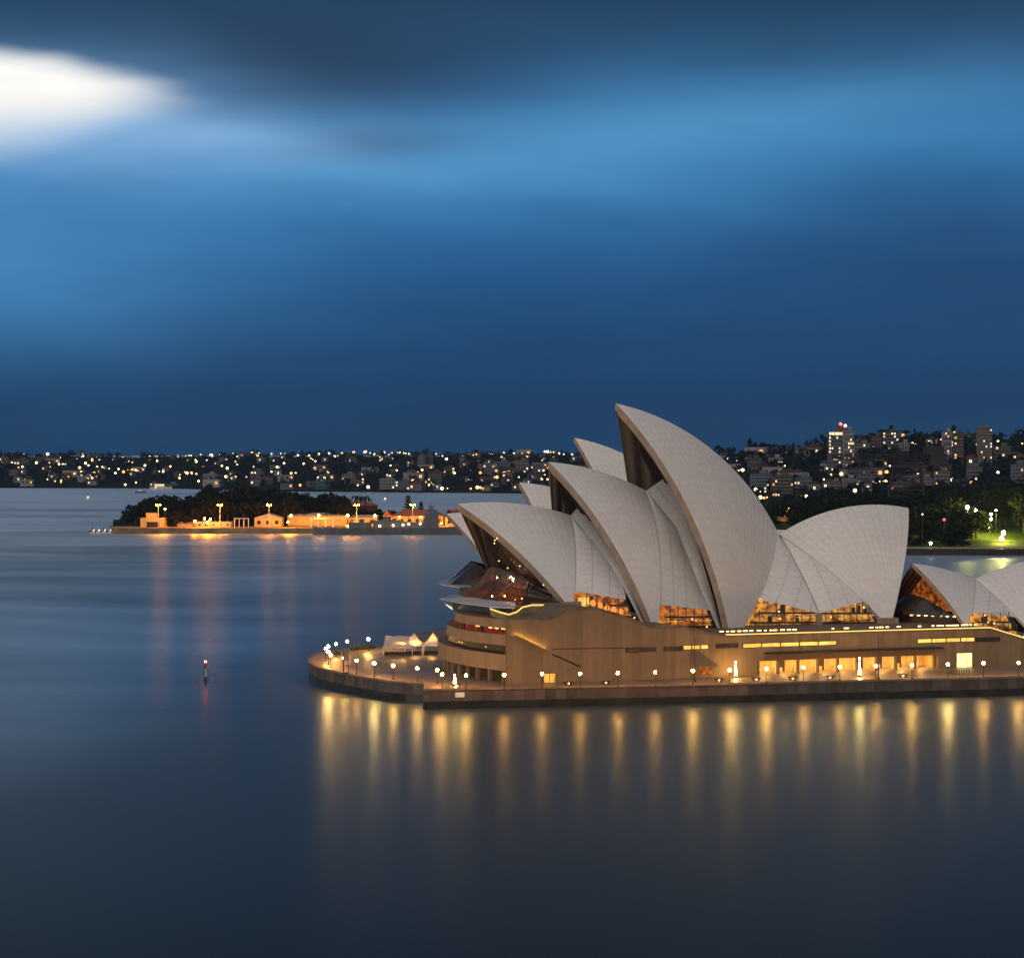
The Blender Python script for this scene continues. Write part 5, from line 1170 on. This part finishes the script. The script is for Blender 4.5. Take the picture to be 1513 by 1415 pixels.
# pontoon and little boats off the island tip
a = at(152, 782, 1700); o = empty('pontoon', (a.x, 1700, 0), 'low dark pontoon off the island tip', 'pontoon'); mb = MB(); mb.box((a.x, 1700, .0), (19, 6, 2.2)); mb.build('float', M['dark'], o)
for sx in (-8, 0, 8): mb = MB(); mb.tube([(a.x + sx, 1703.2, -2), (a.x + sx, 1703.2, 3.5)], .3, 6); mb.build('pile', M['black'], o)
for k, x in enumerate((139, 147, 155.5, 164)): p = at(x, 784, 1696); boat(0, 0, 7, 'little white boat at the island pontoon, %s from the open water' % ORD[k], lamp=True, base=Vector((p.x, 1694.5, WZ)), lr=.45)

# ------------------------------------------------------------------ hammerhead crane beyond the park
CY = 1950.0; M['rust'] = mat('dark_crane_steel', (.040, .032, .028), .8, .3, .3)
b = at(1340, 735, CY); o = empty('hammerhead_crane', b, 'dark lattice hammerhead crane rising behind the park trees', 'crane')
def truss(nm, P, Q, n_, r_=.45):
    """lattice between an upper and a lower chord, two planes deep"""
    mb = MB(); prev = None
    for k in range(n_ + 1):
        f = k / n_; cur = [P[0].lerp(P[1], f) + Vector((0, dy, 0)) for dy in (-4, 4)] + [Q[0].lerp(Q[1], f) + Vector((0, dy, 0)) for dy in (-4, 4)]
        for i, j in ((0, 2), (1, 3), (0, 1), (2, 3)): mb.tube([cur[i], cur[j]], r_ * .7, 4)
        if prev:
            for i in range(4): mb.tube([prev[i], cur[i]], r_, 4)
            for i, j in (((0, 2), (1, 3)) if k % 2 else ((2, 0), (3, 1))): mb.tube([prev[i], cur[j]], r_ * .7, 4)
        prev = cur
    return mb.build(nm, M['rust'], o)
truss('boom', (at(1230, 672, CY), at(1400, 671, CY)), (at(1232, 677, CY), at(1400, 688, CY)), 15, .55)
truss('tower', (at(1321, 688, CY), at(1312, 742, CY)), (at(1359, 688, CY), at(1366, 742, CY)), 6, .7)
for nm, x0, x1, y0, y1 in (('counterweight', 1374, 1398, 672, 688), ('machinery_house', 1366, 1394, 659, 672), ('turntable', 1318, 1362, 686, 691), ('trolley', 1262, 1272, 678, 684)):
    a, c_ = at(x0, y1, CY), at(x1, y0, CY); mb = MB(); mb.box(((a.x + c_.x) / 2, CY, (a.z + c_.z) / 2), (c_.x - a.x, 9, c_.z - a.z)); mb.build(nm, M['rust'], o)

# ------------------------------------------------------------------ park headland on the right
PY0 = 1338.0
def pz(px, Y): # ground height of the headland
    f = max(0, min(1, (Y - PY0) / 330)); return 2.6 + 13 * f ** .9
rows = []
for px in range(1060, 1641, 20):
    o_ = interp(px, [(1060, 120), (1140, 60), (1230, 20), (1340, 0), (1640, -10)]); rows.append([at(px, 0, PY0 + o_)] + [at(px, 0, PY0 + o_ + k * 24) for k in range(17)])
for r_ in rows:
    for k, v in enumerate(r_): v.z = -2 if k == 0 else pz(0, v.y) if k > 1 else 2.6
M['lawn'] = mat('lawn_grass', (.05, .085, .010), .95, .35, .5, .05)
mb = MB(); mb.grid(rows); tag(mb.build('headland', M['lawn'], smooth=False), 'grassy park headland sloping to the water', None, None, 'structure')
mb = MB(); mb.grid([[r_[1] + Vector((0, -.6, -4.5)), r_[1] + Vector((0, -.6, .35)), r_[1] + Vector((0, .6, .35)), r_[1] + Vector((0, .6, -.5))] for r_ in rows]); w_ = mb.build('park_seawall', M['tide'], None, rows[12][1]); tag(w_, 'low dark sea wall along the park shore', 'sea wall')
mb = MB(); mb.grid([[r_[1] + Vector((0, 2.0, .06)), r_[1] + Vector((0, 6.0, .9))] for r_ in rows]); tag(mb.build('park_path', mat('park_path', (.35, .30, .22), .8, .2, .3)), 'pale path along the park shore', None, None, 'structure')
sky_p = [(1080, 752), (1110, 748), (1130, 743), (1150, 738), (1172, 741), (1209, 736), (1234, 717), (1260, 728), (1283, 722), (1310, 731), (1344, 731), (1374, 722), (1402, 713), (1425, 722), (1448, 716), (1478, 710), (1530, 709), (1640, 712)]
kk = 0
for row_, (Y, dy, st) in enumerate([(1353, 78, 11), (1372, 62, 15), (1410, 40, 15), (1455, 22, 15), (1510, 9, 14), (1580, 0, 13)]):
    for px in range(1095, 1560, st):
        x = px + rt_.uniform(-6, 6) + row_ * 4
        if Y < 1480 and x > 1425 and (x > 1448 or row_ < 2): # clearing with the lit lawn
            if not (row_ == 3 and x > 1500): continue
        if row_ == 0 and rt_.random() < .15: continue
        Yj = Y + interp(x, [(1060, 120), (1140, 60), (1230, 20), (1340, 0), (1640, 0)]); z0 = pz(x, Yj); yt = interp(x, sky_p) + dy * rt_.uniform(.75, 1.1) + rt_.uniform(0, 4); zt = ZC - (yt - HY) * Yj / F; sc = (zt - z0) / 13.2
        if sc < .22: continue
        sc = min(sc, 2.1); c_ = at(x, 780, Yj); c_.z = z0 - .5; kk += 1
        put_tree(pks, kk, c_, (max(.5, min(sc, 1.15)), max(.5, min(sc, 1.15)), sc), '%s dark park tree on the headland, %s' % (['small waterside', 'shoreline', 'second row', 'middle row', 'upper row', 'skyline'][row_], 'behind the broad shell' if x < 1335 else 'above the strip of water' if x < 1425 else 'round the lit lawn'), 'trees of the park headland', 'park_tree')
PL = glow('park_lamp_light', (1, .78, .20), 800)
for k, (x, y, Y, r_) in enumerate([(1429.4, 749.6, 1430, 1.0), (1442, 754, 1440, .7), (1471.5, 754, 1450, .45), (1464, 759.6, 1445, .8), (1464, 767, 1430, .7), (1461, 777.7, 1412, .9), (1482.5, 787, 1395, 1.15), (1480, 798, 1372, 1.05)]):
    p = at(x, y, Y); z0 = pz(x, Y); o = empty('park_lamp', (p.x, Y, z0), 'bright yellow park lamp by the lit lawn, %s from the top' % ORD[k], 'park lamp', 'lamps of the park headland')
    if p.z < z0 + 3: p.z = z0 + 3
    mb = MB(); mb.tube([(p.x, Y, z0 - .5), p], .12, 5); mb.build('pole', M['steel'], o); mb = MB(); mb.ball(p, r_, 8, 6); mb.build('lantern', PL, o)
for x, y, Y, r_, g_, lab in ((1375, 805.8, 1352, .75, glow('white_park_light', (1, .92, .78), 30), 'lone white lamp on the shore path'), (1395, 767.6, 1362, .7, glow('red_park_light', (1, .06, .08), 6), 'red lamp among the dark park trees'), (1363, 759.6, 1362, .45, GL2[0], 'small pale lamp high in the park trees')):
    p = at(x, y, Y); z0 = pz(x, Y); o = empty('park_lamp', (p.x, Y, z0), lab, 'park lamp', 'lamps of the park headland')
    if p.z < z0 + 2: p.z = z0 + 2
    mb = MB(); mb.tube([(p.x, Y, z0 - .5), p], .1, 5); mb.build('pole', M['steel'], o); mb = MB(); mb.ball(p, r_, 8, 6); mb.build('lantern', g_, o)
for k, (x, yt) in enumerate([(1144, 742.5), (1152, 744.5), (1161, 742)]):
    c_ = at(x, 780, 1549); c_.z = pz(x, 1549); sc = (ZC - (yt - HY) * 1549 / F - c_.z) / 13.2; put_tree(pks, k, c_, (.45, .45, sc), ['leftmost', 'middle', 'rightmost'][k] + ' of three small trees lit orange by the pavilion', 'trees of the park headland', 'park_tree')
# floodlit pavilion low behind the shells
a = at(1153, 744, 1620); o = empty('pavilion', (a.x, 1560, 8), 'orange floodlit pavilion low behind the tallest shell', 'pavilion'); a = at(1153, 752, 1560)
mb = MB(); mb.box((a.x, 1560, a.z - 4), (9, 6, 8)); mb.build('wall', OW, o); mb = MB(); mb.add([(a.x - 6, 1556, a.z), (a.x + 6, 1556, a.z), (a.x + 6, 1564, a.z), (a.x - 6, 1564, a.z), (a.x, 1560, a.z + 2)], [(0, 1, 4), (1, 2, 4), (2, 3, 4), (3, 0, 4)]); mb.build('roof', OW, o)
for sx in (-6, 5): mb = MB(); mb.ball((a.x + sx, 1553.5, a.z + .5), .4, 8, 6); mb.build('floodlight', glow('pavilion_light', (1, .34, .02), 160), o)


# bollards before the glass entrance
bo = None
for k in range(9):
    g = gnd(1403 + k * 3.6, 996.5 - k * .12, ZP)
    if bo is None:
        bo = empty('bollard', g); mb = MB(); mb.tube([g, g + Vector((0, 0, 1.0))], [.13, .11], 6); mb.build('post', M['black'], bo); mb = MB(); mb.ball(g + Vector((0, 0, 1.02)), .13, 6, 4); mb.build('cap', M['black'], bo); o = bo
    else: o = copy_tree(bo)
    place(o, g, 0, None, 'slim dark bollard in the row before the pale glass entrance', 'bollards before the glass entrance'); o['category'] = 'bollard'

# ------------------------------------------------------------------ thin harbour haze
mb = MB(); mb.box((0, 2450, 60), (4400, 5300, 128)); hz = mb.build('haze', bpy.data.materials.new('harbour_haze')); hm = hz.data.materials[0]; hm.use_nodes = True; t = NT(hm.node_tree); t.n.clear()
o = t.new('ShaderNodeOutputMaterial'); pv = t.new('ShaderNodeVolumePrincipled'); pv.inputs['Color'].default_value = (.34, .62, 1, 1); pv.inputs['Density'].default_value = .000018; t.l.new(pv.outputs[0], o.inputs['Volume'])
tag(hz, 'thin blue evening haze over the harbour', None, None, 'stuff')
